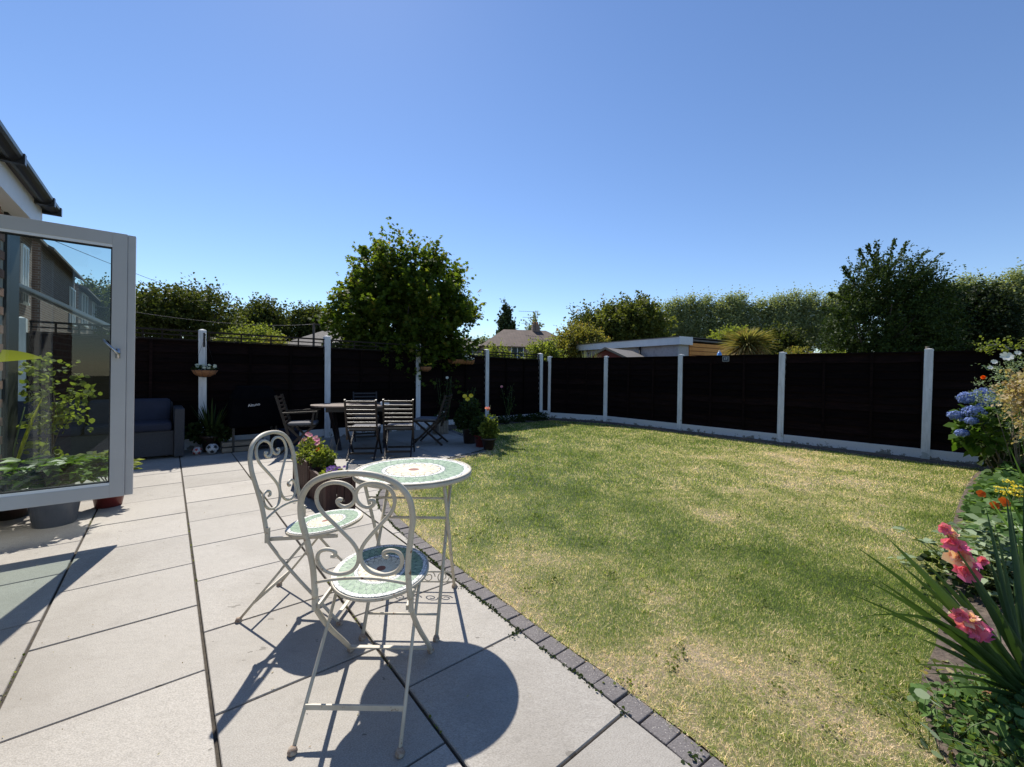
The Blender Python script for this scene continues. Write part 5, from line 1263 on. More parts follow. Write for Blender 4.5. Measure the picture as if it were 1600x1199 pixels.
for i in range(16):
    e = Vector(P2[rnd.randrange(n2)]); mb.tube([(rnd.uniform(-.1, .1), rnd.uniform(-.05, .05), 0), e*.5+Vector((rnd.uniform(-.12, .12), 0, .02)), e], [.009, .006, .003], 5)
mb.build('stem', M['woodstem'], hy)
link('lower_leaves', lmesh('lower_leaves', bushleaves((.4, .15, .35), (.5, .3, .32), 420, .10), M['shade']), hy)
# wilted basket on a black stand at the frame edge
wk = thing('basket_stand', 'black ring plant stand at the right frame edge', 'plant stand', (5.02, 3.9, 0)); mb = MB(); mb.tube([(0, .05, 0), (0, .05, 1.06)], .012, 8); 
for z_, r_ in ((1.06, .16), (1.02, .15)): mb.tube([(r_*math.cos(a), r_*math.sin(a), z_) for a in [2*math.pi*i/28 for i in range(29)]], .009, 6)
mb.build('stand_frame', M['black'], wk)
wt = thing('wilted_fuchsia', 'straw-coloured wilting foliage spilling from the black ring stand', 'plant', (5.02, 3.9, .95))
L, S = crown([(-.04, 0, .22, .24, .22, .24), (-.17, -.05, .0, .10, .13, .22), (.15, 0, .1, .3, .25, .35)], 330, .16, 16, .030, 'oval', bias=(0, 0, -.5), outw=.6, spread=.12, clump=.3); link('foliage', lmesh('foliage', L, M['straw']), wt)
MB().lathe([(0, -.12), (.1, -.1), (.14, .02), (.12, .02), (0, 0)], 18).build('pot', M['darkpot'], wt)
stems(wt, [((0, 0, 0), tuple(S[i])) for i in range(0, 150, 9)], .003, 'woodstem')
gm = thing('feathery_shrub', 'feathery grey-green shrub with white daisies above the hydrangea', 'shrub', tuple(at(1585, 600, 4.75).to_2d().to_3d())); b0 = gm.location.copy()
L, S = crown([(-.02, 0, 1.15, .30, .25, .24), (.2, 0, 1.3, .3, .3, .2), (.1, .05, .8, .25, .25, .4)], 260, .16, 14, .030, 'lance', bias=(0, 0, .3), wid=1.2); link('foliage', lmesh('foliage', L, M['sage']), gm)
stems(gm, [((.1, 0, 0), tuple(S[i])) for i in range(0, 250, 16)], .005, 'woodstem')
for px, py, r_ in ((1572, 558, .07), (1553, 566, .035), (1547, 575, .03), (1590, 552, .035)): link('bloom', lmesh('bloom', flower_disc(at(px, py, 4.5)-b0, (-.5, -.9, .6), r_*.85, 8, wid=.75), M['whitefl']), gm)
link('bud', lmesh('bud', flower_disc(at(1540, 591, 4.5)-b0, (-.9, -.2, .2), .05, 5, cup=2.5), M['orange']), gm)
# climber over the right fence end
cl = thing('fence_climber', 'sunlit green climber spilling over the fence top at the far right', 'shrub', tuple(FRP[-1]+Vector((.15, .25, 0)))); L, S = crown([(-.75, .75, 1.66, .5, .45, .09), (-.1, .1, 1.70, .7, .6, .16), (.5, -.5, 1.75, .6, .6, .3)], 320, .16, 14, .032, 'oval', bias=(0, 0, .4)); link('foliage', lmesh('foliage', L, M['lime']), cl)
stems(cl, [((.2, .1, 0), tuple(S[i])) for i in range(0, 300, 30)], .008, 'woodstem')
ob = thing('bent_cane_hoops', 'pale bent canes rising from the climber on the fence top', 'plant support', tuple(FRP[0]+Vector((.75, -.45, 1.62))), 0); mb = MB()
mb.tube([(-.22+.11*math.cos(a)+.0, .11*math.cos(a)*-.9, .02+.12*math.sin(a)) for a in [math.pi*i/10 for i in range(11)]], .008, 5); mb.tube([(.2, -.25, -.1), (.2, -.25, .14), (.2, -.25, .06), (.38, -.42, .03)], .010, 5); mb.tube([(.42+.1*math.cos(a), -.46-.1*math.cos(a), .05+.15*math.sin(a)) for a in [math.pi*i/10 for i in range(11)]], .008, 5); mb.build('cane', M['palebark'], ob)

# ------------------------------------------------------------------ plants by the open door
rh = thing('rhododendron_pot', 'blue-grey pot of long glossy leaves under the open door', 'potted plant', (-3.60, 3.30, 0)); pot_mesh(.12, .16, .26).build('pot', M['bluepot'], rh); P_, A_, N_ = [], [], []
for i in range(46):
    a = rnd.uniform(0, 6.28); rr = rnd.uniform(.02, .30); c_ = np.array([rr*math.cos(a), rr*math.sin(a), .32+rnd.uniform(0, .18)])
    for j in range(9):
        b = 2*math.pi*j/9+rnd.random(); P_.append(c_); A_.append((math.cos(b), math.sin(b), rnd.uniform(-.2, .5)))
link('foliage', lmesh('foliage', leaves(np.array(P_), np.array(A_), rdir(len(P_), 2.0), nr.uniform(.09, .14, len(P_)), 'oval', .38), M['hyd']), rh); stems(rh, [((0, 0, .22), tuple(p)) for p in P_[::27]], .006, 'woodstem')
rh2 = thing('trailing_pot', 'dark red pot with bright leaves near the door bottom corner', 'potted plant', (-3.60, 3.74, 0)); pot_mesh(.09, .125, .2).build('pot', M['maroonpot'], rh2); P_, A_ = [], []
for i in range(26):
    a = rnd.uniform(0, 6.28); rr = rnd.uniform(.02, .17); c_ = np.array([rr*math.cos(a)-.04, rr*math.sin(a), .28+rnd.uniform(0, .18)])
    for j in range(8):
        b = 2*math.pi*j/8+rnd.random(); P_.append(c_); A_.append((math.cos(b), math.sin(b), rnd.uniform(-.2, .5)))
link('foliage', lmesh('foliage', leaves(np.array(P_), np.array(A_), rdir(len(P_), 2.0), nr.uniform(.08, .12, len(P_)), 'oval', .42), M['lime']), rh2); stems(rh2, [((0, 0, .18), tuple(p)) for p in P_[::24]], .005, 'woodstem')
ac = thing('camellia_bush', 'slim green-leaved shrub in a pot seen through the door glass', 'potted plant', (-4.28, 3.90, 0)); pot_mesh(.13, .17, .26).build('pot', M['darkpot'], ac)
L, S = crown([(.05, 0, .95, .17, .16, .24), (-.05, 0, 1.15, .16, .16, .10), (.0, 0, .6, .08, .08, .2)], 80, .17, 8, .045, 'oval', bias=(0, 0, .2)); link('foliage', lmesh('foliage', L, M['lime']), ac); limbs((0, 0, .2), S, .012, 14).build('stem', M['woodstem'], ac)
bl_ = thing('canna_pot', 'pot by the door with one broad yellow-green leaf across the glass', 'potted plant', (-4.1, 3.42, 0)); pot_mesh(.1, .14, .24).build('pot', M['darkpot'], bl_); mb = MB()
b0 = bl_.location.copy(); e = at(68, 560, 3.42)-b0; s0 = at(-60, 562, 3.30)-b0
blade(mb, s0, e, .115, .10, 12, side=(0, .25, 1), vshape=.05); link('leaf', meshrnd(mb.mesh('leaf', M['redleaf']), .4), bl_); stems(bl_, [((0, 0, .2), tuple(s0)), ((0, 0, .2), (.05, .05, .9))], .007)
mb = MB(); blade(mb, (.02, 0, .3), (.1, .15, 1.0), .08, .05, 10); link('leaf', meshrnd(mb.mesh('leaf', M['redleaf']), .2), bl_)

# ------------------------------------------------------------------ trees and bushes beyond the fences
b = at(632, 596, 10.9); 
b = at(632, 596, 9.75)
mt = thing('maple_tree', 'large leafy maple right behind the fence and dining set', 'tree', (b.x, 9.75, 0)); mt.scale = (.93, .93, .93)
lobes = [(0, 0, 2.55, 1.45, 1.35, 1.35), (-.75, 0, 2.3, 1.05, 1.1, .95), (.8, 0, 2.35, 1.0, 1.1, 1.0), (-.3, 0, 3.55, .85, .9, .85), (.5, .1, 3.35, .9, .9, .8), (-.85, 0, 3.05, .65, .7, .7), (0, 0, 1.6, 1.3, 1.1, .7)]
lobes.append((0, -.5, 1.75, 1.35, .75, .5)); L1, S = crown(lobes, 2700, .50, 18, .092, 'maple', bias=(0, 0, .55), outw=.7, spread=.085, inner=.35, flat=1.1, clump=.55)
# leading shoots
sh = []
for dx, z0, ln in ((-.36, 4.2, .95), (-.75, 3.9, .45), (.62, 4.0, .55), (.2, 4.15, .4), (-1.25, 3.3, .55), (-1.85, 2.75, .30), (1.1, 3.5, .45), (1.55, 2.7, .4), (.9, 3.8, .45), (-.1, 4.2, .5), (-1.5, 2.6, .4), (-.2, 4.2, .7), (.4, 4.1, .6), (-1.0, 3.7, .6), (.75, 3.9, .7), (1.3, 3.3, .5), (-1.6, 3.0, .5), (-1.95, 2.5, .4), (1.65, 2.4, .5), (.05, 4.3, .5), (-.55, 4.0, .8), (1.7, 1.9, .3)):
    n2 = 34; t_ = nr.random(n2); P2 = np.stack([dx+nr.normal(size=n2)*.07+t_*.08*(1 if dx > 0 else -.5), nr.normal(size=n2)*.07-.1, z0+t_*ln], 1); sh.append(leaves(P2, rdir(n2, -.3), rdir(n2, .8), .095*(.7+.5*nr.random(n2)), 'maple'))
link('crown', lmesh('crown', catl(L1, *sh), M['maple']), mt); limbs((0, 0, 0), S, .10, 24).build('trunk', M['bark'], mt)

def T(name, label, cat_, pxc, Y, pxw, ytop, zbot, m_, strands, slen, per, size, r0=.2, nlobes=5, group=None, seedoff=0, **kw):
    """tree whose crown spans pxw pixels around pxc and tops out at ytop, standing at depth Y"""
    c_ = at(pxc, 590, Y); ztop = at(pxc, ytop, Y).z; rx = pxw/2/FPX*Y; h_ = ztop-zbot; lobes = []
    r2 = random.Random(int(pxc)*7+seedoff)
    lobes.append((0, 0, zbot+h_*.48, rx*.72, rx*.7, h_*.42))
    for i in range(nlobes):
        f = (i+.5)/nlobes*2-1; hh_ = math.sqrt(max(.1, 1-f*f*.85)); s_ = rx*r2.uniform(.34, .46)
        lobes.append((f*rx*.62, r2.uniform(-.3, .3)*rx, zbot+h_*(.28+.5*hh_*r2.uniform(.7, 1.0)), s_, s_, min(s_, h_*.28)))
    return tree(name, label, cat_, (c_.x, Y, 0), lobes, m_, int(strands*1.7), slen, per, size*.66, r0, group, **kw)
T('oak_tree', 'broad dark round-topped tree just right of the glass door', 'tree', 287, 20, 165, 452, 1.0, 'oak', 850, .75, 16, .17, .25, 7, bias=(0, 0, .5))
T('oak_tree', 'dark tree seen through the upper door glass', 'tree', 150, 24, 130, 436, 1.2, 'oak', 520, .9, 14, .2, .25, 5)
T('oak_tree', 'paler tree seen at the right edge of the door glass', 'tree', 210, 30, 90, 440, 1.0, 'oak2', 340, 1.0, 14, .25, .25, 4)
T('oak_tree', 'dark narrow-topped tree in the middle of the left treeline', 'tree', 402, 28, 92, 466, 1.0, 'oak', 560, .9, 16, .23, .25, 5)
T('oak_tree', 'low dark tree left of the maple', 'tree', 488, 30, 112, 478, 1.0, 'oak', 620, .9, 16, .24, .25, 6)
T('garden_bush', 'small bushy tree filling the gap left of the dark narrow tree', 'shrub', 352, 26, 55, 490, 1.0, 'oak2', 260, .7, 14, .2, .12, 3)
T('garden_bush', 'light green bush over the trellis beside the hanging-basket post', 'shrub', 398, 14, 96, 506, .6, 'lime', 420, .4, 14, .10, .08, 5)
T('garden_bush', 'small yellow-green bush behind the trellis near the basket post', 'shrub', 425, 12, 50, 520, .6, 'gold', 180, .3, 12, .08, .06, 3)
T('garden_bush', 'pale bush just right of the basket post above the trellis', 'shrub', 355, 12, 60, 522, .6, 'oak2', 220, .35, 12, .09, .06, 4)
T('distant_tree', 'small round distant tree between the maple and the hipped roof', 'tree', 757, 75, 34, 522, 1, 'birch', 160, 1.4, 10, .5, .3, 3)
# lombardy poplar and birch
c_ = at(790, 590, 62); tree('lombardy_poplar', 'tall slim dark poplar rising behind the hipped roof', 'tree', (c_.x, 62, 0), [(-.35, 0, 7.0, .75, .7, 4.2), (.35, 0, 6.6, .7, .7, 3.9), (-.75, 0, 5.4, .5, .5, 2.6), (.95, 0, 6.0, .4, .5, 2.5)], 'cypress', 420, 1.3, 14, .32, .25, bias=(0, 0, 2.4), outw=.35, spread=.08, jit=.2)
c_ = at(832, 590, 55); tree('birch_tree', 'pale feathery birch beside the chimney', 'tree', (c_.x, 55, 0), [(0, 0, 7.3, .6, .6, 2.0), (-.1, 0, 5.4, 1.0, .9, 2.0), (.5, 0, 4.8, .8, .8, 1.6)], 'birch', 180, 1.0, 12, .26, .12, bark='palebark', bias=(.3, 0, .6), outw=.6, spread=.12)
T('garden_bush', 'orange-tinged leafy bush left of the flat-roofed garage', 'shrub', 905, 17, 100, 512, .8, 'gold', 640, .5, 14, .12, .1, 6)
T('garden_bush', 'low green bush over the fence corner', 'shrub', 850, 15, 60, 532, .8, 'lime', 260, .4, 14, .10, .08, 4)
T('garden_bush', 'low pale bush below the eaves of the hipped roof', 'shrub', 778, 15, 50, 540, .8, 'lime', 200, .35, 12, .09, .06, 4)
T('sycamore_tree', 'rounded mid-green tree behind the flat-roofed garage', 'tree', 975, 24, 150, 476, 1.0, 'oak2', 900, .8, 16, .21, .25, 7)
T('sycamore_tree', 'small dark tree with sparse top left of the rounded tree', 'tree', 915, 23, 62, 488, 1.0, 'oak', 240, .9, 14, .2, .15, 4)
# poplar row: one mesh, many trees
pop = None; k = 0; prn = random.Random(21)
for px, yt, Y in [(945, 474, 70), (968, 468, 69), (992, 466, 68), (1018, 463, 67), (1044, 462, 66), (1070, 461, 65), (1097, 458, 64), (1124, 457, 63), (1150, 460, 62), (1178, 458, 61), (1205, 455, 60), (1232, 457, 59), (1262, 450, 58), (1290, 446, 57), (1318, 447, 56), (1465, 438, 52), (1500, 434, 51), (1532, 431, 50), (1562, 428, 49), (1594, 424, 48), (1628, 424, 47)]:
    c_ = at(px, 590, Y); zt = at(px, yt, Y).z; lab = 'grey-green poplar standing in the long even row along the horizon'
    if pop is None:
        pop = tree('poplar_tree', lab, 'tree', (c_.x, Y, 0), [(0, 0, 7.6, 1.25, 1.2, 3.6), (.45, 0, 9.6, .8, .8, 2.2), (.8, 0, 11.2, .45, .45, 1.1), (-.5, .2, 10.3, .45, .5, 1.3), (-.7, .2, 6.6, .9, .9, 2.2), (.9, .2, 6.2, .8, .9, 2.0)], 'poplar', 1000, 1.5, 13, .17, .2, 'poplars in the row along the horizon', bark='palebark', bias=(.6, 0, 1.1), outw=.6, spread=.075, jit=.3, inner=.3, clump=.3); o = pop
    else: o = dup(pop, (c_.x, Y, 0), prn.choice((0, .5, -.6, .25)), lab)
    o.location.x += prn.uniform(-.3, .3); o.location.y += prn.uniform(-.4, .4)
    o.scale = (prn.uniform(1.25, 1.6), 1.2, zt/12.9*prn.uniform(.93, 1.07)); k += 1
T('garden_bush', 'bright green bush behind the orange timber wall', 'shrub', 1140, 22, 70, 508, .8, 'lime', 420, .6, 14, .15, .1, 5)
T('garden_bush', 'dark green bush right of the spiky palm', 'shrub', 1222, 21, 66, 508, .8, 'oak', 360, .6, 14, .15, .1, 5)
T('garden_bush', 'cream-leaved low bush over the fence right of the palm', 'shrub', 1245, 11, 80, 548, .8, 'gold', 380, .25, 14, .06, .05, 6)
T('garden_bush', 'dusty green low bush behind the fence before the sweeping tree', 'shrub', 1300, 13, 70, 552, .8, 'lime', 240, .3, 14, .07, .05, 5)
# sweeping narrow-leaved tree
c_ = at(1375, 590, 16); t = thing('sweeping_tree', 'tallest dark tree with wind-swept branches on the right', 'tree', (c_.x, 16, 0))
L1, S = crown([(.1, 0, 3.1, 1.9, 1.7, 2.0), (-.1, 0, 4.6, 1.35, 1.3, 1.2), (.9, 0, 4.1, 1.2, 1.2, 1.2), (-1.1, 0, 2.4, 1.1, 1.2, 1.5), (1.3, 0, 2.7, 1.1, 1.2, 1.5), (0, 0, 1.6, 1.9, 1.6, 1.0)], 4200, .70, 20, .085, 'lance', bias=(.75, 0, .75), outw=.45, spread=.055, jit=.22, wid=2.0, clump=.3)
link('crown', lmesh('crown', L1, M['willow']), t)
ex, lm = [], MB()
for (x0, z0, x1, z1) in ((-1.0, 4.1, -1.95, 4.35), (-.9, 4.6, -1.35, 5.35), (-.4, 5.0, -.75, 6.05), (-.2, 5.2, -.1, 6.4), (.1, 5.2, .35, 6.45), (.3, 5.1, .8, 6.35), (.6, 4.9, 1.6, 6.05), (.8, 4.7, 2.2, 5.95), (1.2, 4.2, 2.6, 5.05), (1.5, 4.0, 2.7, 4.7), (-1.2, 3.7, -2.1, 3.75), (0, 5.1, -.45, 6.2), (.9, 4.6, 1.95, 5.4)):
    x1 += .12*(1 if x1 > 0 else -1); z1 += .12; n2 = 110; t_ = nr.random(n2)**.8; P2 = np.stack([x0+(x1-x0)*t_, nr.normal(size=n2)*.05, z0+(z1-z0)*t_], 1)+nr.normal(size=(n2, 3))*.07*(1.1-t_)[:, None]
    d2 = np.array([x1-x0, 0, z1-z0]); ex.append(leaves(P2, norm(d2[None]+nr.normal(size=(n2, 3))*.5), rdir(n2, .6), .12, 'lance', 2.0)); lm.tube([(x0, 0, z0), (x1, 0, z1)], [.02, .004], 4)
link('outer_branches', lmesh('outer_branches', catl(*ex), M['willow']), t); lm.build('twig', M['bark'], t); limbs((0, 0, 0), S, .16, 26).build('trunk', M['bark'], t)
T('dark_tree', 'very dark dense tree at the right behind the fence', 'tree', 1510, 18, 150, 440, .8, 'darktree', 1100, .7, 16, .16, .2, 7)
T('dark_tree', 'dark low foliage linking the two big right-hand trees', 'tree', 1440, 17, 110, 500, .8, 'darktree', 560, .6, 16, .14, .15, 5)
# cordyline
c_ = at(1166, 590, 11.2); cd = thing('cordyline_palm', 'spiky palm-like cordyline with drooping brown-green leaves', 'tree', (c_.x, 11.2, 0)); MB().tube([(0, 0, 0), (.03, 0, 1.0), (0, 0, 2.05)], [.11, .09, .09], 9).build('trunk', M['palebark'], cd); bl = MB(); rv_ = []
for i in range(900):
    a = rnd.uniform(0, 6.28); el = rnd.uniform(-1.35, 1.25); ln = rnd.uniform(.55, .85)*(1.0 if el < .6 else .72); d = Vector((math.cos(a)*math.cos(el), math.sin(a)*math.cos(el), math.sin(el)))*ln
    o0 = len(bl.v); blade(bl, Vector((0, 0, 2.05))+d*.08, Vector((0, 0, 2.05))+d, .04, .16, 4); rv_ += [rnd.random() if el > -.2 else rnd.uniform(.75, 1)]*(len(bl.v)-o0)
me = bl.mesh('leaf_head', M['cordy']); a = me.attributes.new('rnd', 'FLOAT', 'POINT'); a.data.foreach_set('value', np.array(rv_, np.float32)); link('leaf_head', me, cd)
sp_ = thing('spiky_yucca', 'pale spiky leaves poking above the fence before the small shed', 'shrub', tuple(at(918, 575, 12.0).to_2d().to_3d())); bl = MB()
for i in range(18):
    a = rnd.uniform(-.9, 1.2); blade(bl, (rnd.uniform(-.1, .1), 0, 1.2), (.75*math.sin(a), rnd.uniform(-.2, .2), 1.2+.78*math.cos(a)), .022, .02, 4)
link('leaf_head', meshrnd(bl.mesh('leaf_head', M['birch']), .8), sp_)

# ------------------------------------------------------------------ buildings beyond
def quad(mb, a, b, c, d): mb.add([a, b, c, d], [(0, 1, 2, 3)])
def slabroof(pts, th=.08):
    mb = MB(); n_ = len(pts); up_ = [Vector(p) for p in pts]; dn = [p-Vector((0, 0, th)) for p in up_]
    mb.add([tuple(p) for p in up_+dn], [tuple(range(n_)), tuple(range(n_, 2*n_))[::-1]]+[(i, n_+i, n_+(i+1) % n_, (i+1) % n_) for i in range(n_)]); return mb
def gable_house(name, label, c_, rz, W_, D_, he, hr, wall_m, roof_m, windows=(), hip=0.0, chimney=None, over=.25):
    """footprint W_ (local x) by D_ (local y), ridge along x"""
    t = thing(name, label, 'house', c_, rz)
    wl_ = MB(); wl_.box((0, 0, he/2), (W_, D_, he)); me = wl_.mesh('wall', M[wall_m]); uvbox(me, (1, .6, 0), (0, 0, 1))
    if not hip:
        bm = bmesh.new(); bm.from_mesh(me)
        for s_ in (-1, 1):
            vs = [bm.verts.new((s_*W_/2, -D_/2, he)), bm.verts.new((s_*W_/2, D_/2, he)), bm.verts.new((s_*W_/2, 0, hr-.08))]; bm.faces.new(vs)
        bm.to_mesh(me); bm.free()
    link('wall', me, t)
    w2, d2 = W_/2+over*(1 if hip else .4), D_/2+over; hx = w2-hip
    sl = (hr-he)/(D_/2); ze = he-over*sl
    ro = MB()
    for s_ in (-1, 1):
        p = [(-w2, s_*d2, ze), (w2, s_*d2, ze), (hx, 0, hr), (-hx, 0, hr)]
        if s_ > 0: p = p[::-1]
        r_ = slabroof(p); ro.add(r_.v, r_.f)
        if hip:
            p = [(s_*w2, -d2, ze), (s_*w2, d2, ze), (s_*hx, 0, hr)]
            if s_ < 0: p = p[::-1]
            r_ = slabroof(p); ro.add([(x_, y_, z_+.001) for x_, y_, z_ in r_.v], r_.f)
    me = ro.mesh('roof', M[roof_m]); uvbox(me, (1, .5, 0), (0, .5, 1)); rfo_ = link('roof', me, t)
    if chimney:
        x_, w_, h_ = chimney; ck = MB().box((x_, 0, hr+h_/2-.3), (w_, w_*.8, h_+.6)); me = ck.mesh('chimney', M['farbrick']); uvbox(me, (1, .6, 0), (0, 0, 1)); co_ = link('chimney', me, rfo_)
        for dx in (-w_*.22, w_*.22): MB().lathe([(.1, 0), (.12, .02), (.09, .3), (.07, .3), (.08, 0)], 10, (x_+dx, 0, hr+h_)).build('chimney_pot', M['terracotta'], rfo_)
    for (x_, y_, z_, w_, h_, side) in windows:
        mb = MB(); gl_ = MB(); s_ = -1
        if side == 'y-':
            yy = -D_/2; mb.box((x_, yy-.02, z_+h_/2+.03), (w_+.1, .06, .07)); mb.box((x_, yy-.02, z_-h_/2-.03), (w_+.16, .1, .07))
            for dx in (-w_/2, 0, w_/2): mb.box((x_+dx, yy-.02, z_), (.07, .055, h_))
            gl_.box((x_, yy-.004, z_), (w_-.06, .02, h_-.02))
        else:
            xx = W_/2*(1 if side == 'x+' else -1); sg_ = 1 if side == 'x+' else -1
            mb.box((xx+sg_*.02, y_, z_+h_/2+.03), (.06, w_+.1, .07)); mb.box((xx+sg_*.02, y_, z_-h_/2-.03), (.1, w_+.16, .07))
            for dx in (-w_/2, 0, w_/2): mb.box((xx+sg_*.02, y_+dx, z_), (.055, .07, h_))
            gl_.box((xx+sg_*.004, y_, z_), (.02, w_-.06, h_-.02))
        f_ = mb.build('window', M['cream_window'], t); gl_.build('pane', M['window'], f_)
    return t
# hipped-roof house and neighbours in the distance
c_ = at(815, 590, 40); h2 = gable_house('hipped_house', 'brown hipped roof and chimney beyond the fence corner', (c_.x+.3, 42, 0), R(8), 9.0, 7.5, 3.75, 5.55, 'farbrick', 'rooftile', [(-1.3, 0, 3.0, 1.1, 1.1, 'y-')], hip=2.6, chimney=(1.1, .75, .55))
ae = thing('tv_aerial', 'thin rooftop television aerial beside the brown chimney', 'aerial', (c_.x+1.35, 41.6, 5.6)); mb = MB(); mb.tube([(0, 0, -.1), (0, 0, 1.9)], .022, 5)
for z_, l_ in ((1.75, 1.7), (1.15, 1.3), (.55, 1.4)):
    mb.tube([(-l_, 0, z_+.03), (.1, 0, z_)], .018, 4)
    for i in range(6): mb.tube([(-l_+i*.22, -.12, z_+.02), (-l_+i*.22, .12, z_+.02)], .01, 3)
mb.build('aerial_rods', M['black'], ae)
c_ = at(712, 590, 46); gable_house('pale_house', 'pale rendered house partly hidden behind the maple', (c_.x-.8, 47, 0), R(12), 7.5, 7, 3.8, 5.1, 'render', 'greyroof', [(1.5, 0, 3.1, 1.2, .9, 'y-')], hip=2.2)
c_ = at(515, 590, 24); gable_house('bungalow', 'low grey-roofed bungalow behind the trellis left of the maple', (c_.x, 26, 0), R(14), 6.2, 5, 2.55, 3.75, 'render', 'greyroof', [], hip=2.4)
# garage with white fascia, and orange timber extension
GA = Vector((4.95, 12.5, 0)); gd = Vector((-.49, .872, 0)); gr_ = Vector((.872, .49, 0)); GL = 4.5; ang = math.atan2(gr_.y, gr_.x)
ga = thing('flat_roof_garage', 'flat-roofed grey garage with white fascia beyond the fence', 'garage', tuple(GA), ang)
MB().box((1.35, GL/2, 1.08), (2.68, GL-.04, 2.16)).build('wall', M['oldwall'], ga); MB().box((.26, -.03, 1.12), (.56, .06, 2.24)).build('pebble_wall', M['pebble'], ga); MB().box((-.012, .28, 1.12), (.03, .6, 2.24)).build('end_pier', M['oldwall'], ga)
fs = MB(); fs.box((-.10, GL/2, 2.28), (.06, GL+.36, .24)); fs.box((.19, -.15, 2.28), (.52, .06, .24)); fs.build('fascia', M['whitefascia'], ga)
MB().box((1.3, GL/2, 2.392), (2.9, GL+.3, .02)).build('roof', M['felt'], ga); dp = MB(); dp.tube([(-.05, 1.45, 0), (-.05, 1.45, 2.24)], .035, 8); dp.build('drainpipe', M['gutter'], ga)
ts = thing('timber_outbuilding', 'orange horizontal-boarded timber wall beside the white fascia', 'outbuilding', tuple(GA+gr_*.46+Vector((.05, -.16, 0))), ang+R(1.5)); MB().box((1.9, 1.3, 1.12), (3.8, 2.4, 2.24)).build('wall', M['shedred'], ts)
cm = MB().box((0, 0, 0), (3.8, .03, .106)).mesh('board', M['cladding'])
for i in range(18): link('board', cm, ts, (1.9, .085-(.004 if i % 2 else 0), .07+i*.124))
MB().box((1.9, 1.3, 2.31), (3.9, 2.6, .05)).build('roof', M['felt'], ts)
sd_c = at(946, 590, 12.35); sh_ = thing('small_red_shed', 'small dark red apex shed whose roof shows over the fence', 'shed', (sd_c.x, 12.2, 0), R(-38))
MB().box((0, .8, .84), (1.3, 1.6, 1.68)).build('wall', M['shedred'], sh_)
gm_ = MB(); gm_.add([(-.65, 0, 1.68), (.65, 0, 1.68), (0, 0, 1.98), (-.65, .03, 1.68), (.65, .03, 1.68), (0, .03, 1.98)], [(0, 1, 2), (5, 4, 3)]); gm_.build('gable', M['shedred'], sh_)
rr_ = MB()
for s_ in (-1, 1): q_ = slabroof([(0, -.1, 2.02), (s_*.85, -.1, 1.64), (s_*.85, 1.9, 1.64), (0, 1.9, 2.02)][::-s_], .035); rr_.add(q_.v, q_.f)
rr_.build('roof', M['felt'], sh_); bb_ = MB(); bb_.bar((0, -.115, 2.0), (.86, -.115, 1.615), .02, .06); bb_.bar((0, -.115, 2.0), (-.86, -.115, 1.615), .02, .06); bb_.build('bargeboard', M['crate'], sh_)
c_ = at(1262, 590, 38); gable_house('low_roofed_house', 'distant low brown roof glimpsed between bushes on the right', (c_.x, 38, 0), R(-10), 9, 6, 2.3, 3.5, 'farbrick', 'rooftile')
# neighbouring terrace seen through the door glass
def NB(s_, n_, z_=0): return Vector((-5.09, 1.26, z_))+E2*s_+E1*n_
def row_house(name, label, s0, s1, he, hr, D_, windows):
    c_ = NB((s0+s1)/2, -D_/2); return gable_house(name, label, tuple(c_), A39+R(90), s1-s0, D_, he, hr, 'farbrick', 'greyroof', windows, over=.3)
row_house('brick_terrace_house', 'brown brick house with tall window seen in the upper glass', 3.5, 14.3, 5.05, 7.0, 7, [(4.5, 0, 3.75, .55, 1.5, 'y-'), (1.5, 0, 3.75, .9, 1.4, 'y-')])
row_house('brick_terrace_house', 'second brick house with sloping verge seen through the glass', 15.4, 21.6, 5.15, 7.1, 7, [(2.4, 0, 3.7, 1.1, 1.4, 'y-')])
row_house('brick_terrace_house', 'farthest brick house with white windows at the glass edge', 22.6, 33.5, 4.9, 6.4, 7, [(-3.8, 0, 3.9, 1.6, 1.4, 'y-'), (-.5, 0, 3.9, 1.4, 1.4, 'y-'), (3.2, 0, 3.9, 1.5, 1.4, 'y-')])
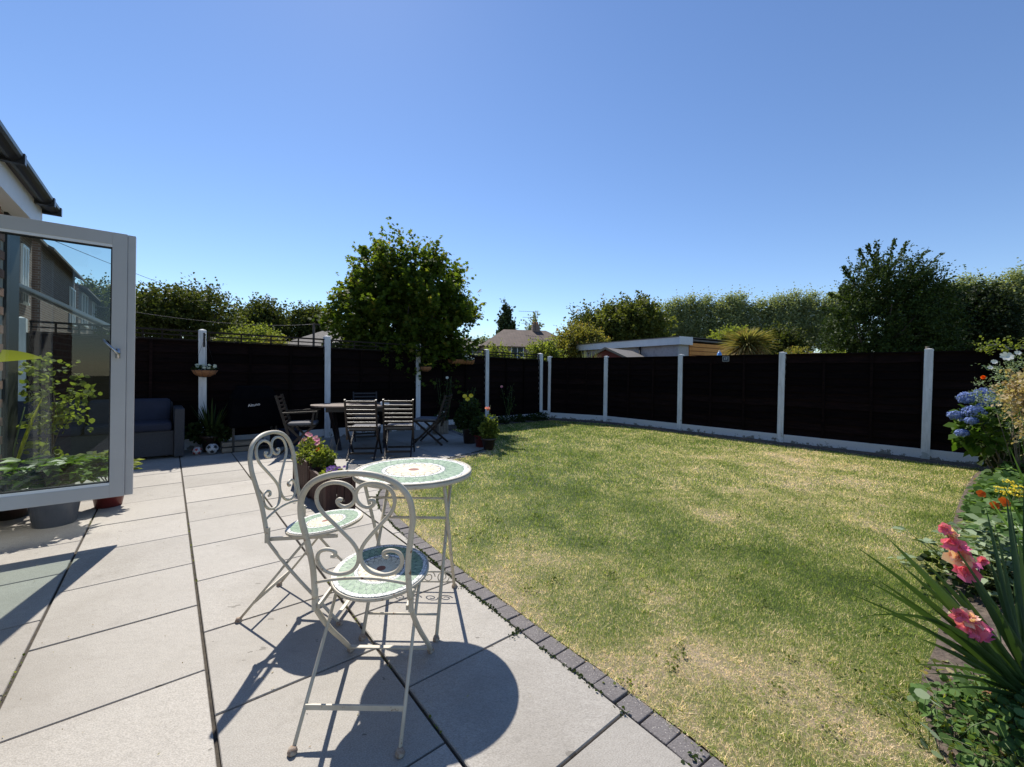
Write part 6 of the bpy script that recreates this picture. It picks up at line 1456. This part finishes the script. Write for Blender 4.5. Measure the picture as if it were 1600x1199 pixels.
cn = thing('lean_to_conservatory', 'white slatted lean-to conservatory roof seen low in the glass', 'conservatory', tuple(NB(11.6, 0)), A39)
# local x = out from the wall (E1), local y = along (E2)
mb = MB(); r_ = slabroof([(0, -2, 3.3), (2.4, -2, 2.0), (2.4, 2.2, 2.0), (0, 2.2, 3.3)], .03); mb.add(r_.v, r_.f); mb.build('roof_glazing', M['render'], cn)
bar_ = MB()
for i in range(7): y_ = -2+.7*i; bar_.bar((0, y_, 3.33), (2.42, y_, 2.02), .06, .06)
bar_.bar((2.42, -2, 2.0), (2.42, 2.2, 2.0), .08, .1); bar_.build('glazing_bar', M['cream_window'], cn); MB().box((1.2, .1, .95), (2.3, 4.1, 1.9)).build('wall', M['cream_window'], cn)
# pole and cables
pc = at(490, 540, 22); up_ = thing('utility_pole', 'thin wooden pole with crossbar in front of the bungalow roof', 'pole', (pc.x, 22, 0)); MB().tube([(0, 0, 0), (0, 0, at(490, 505, 22).z)], .06, 8).build('pole', M['bark'], up_); MB().box((0, 0, at(490, 507, 22).z), (.9, .06, .06)).build('crossbar', M['bark'], up_)
for a, b, sag, lab in ((at(60, 366, 14), at(372, 478, 40), .3, 'thin overhead cable crossing the sky above the left treeline'), (at(150, 478, 12), at(489, 507, 22), .25, 'overhead cable running to the pole across the dark trees'), (at(491, 507, 22), at(610, 520, 30), .2, 'overhead cable from the pole towards the maple')):
    mb = MB(); n_ = 14; b0 = a.copy(); mb.tube([(a.lerp(b, i/n_)-b0)-Vector((0, 0, sag*4*(i/n_)*(1-i/n_))) for i in range(n_+1)], .011, 5); o = mb.build('overhead_cable', M['cable'], None, tuple(b0)); tag(o, lab, 'cable')
for o in list(bpy.data.objects):
    if o.type == 'MESH' and o.name.split('.')[0] in ('foliage', 'crown', 'lower_leaves', 'leaf_head', 'outer_branches', 'leaf_tuft') and o.parent: o['kind'] = 'stuff'
print('objects', len(bpy.data.objects), 'tris~', sum(len(o.data.loops)-2*len(o.data.polygons) for o in bpy.data.objects if o.type == 'MESH'))
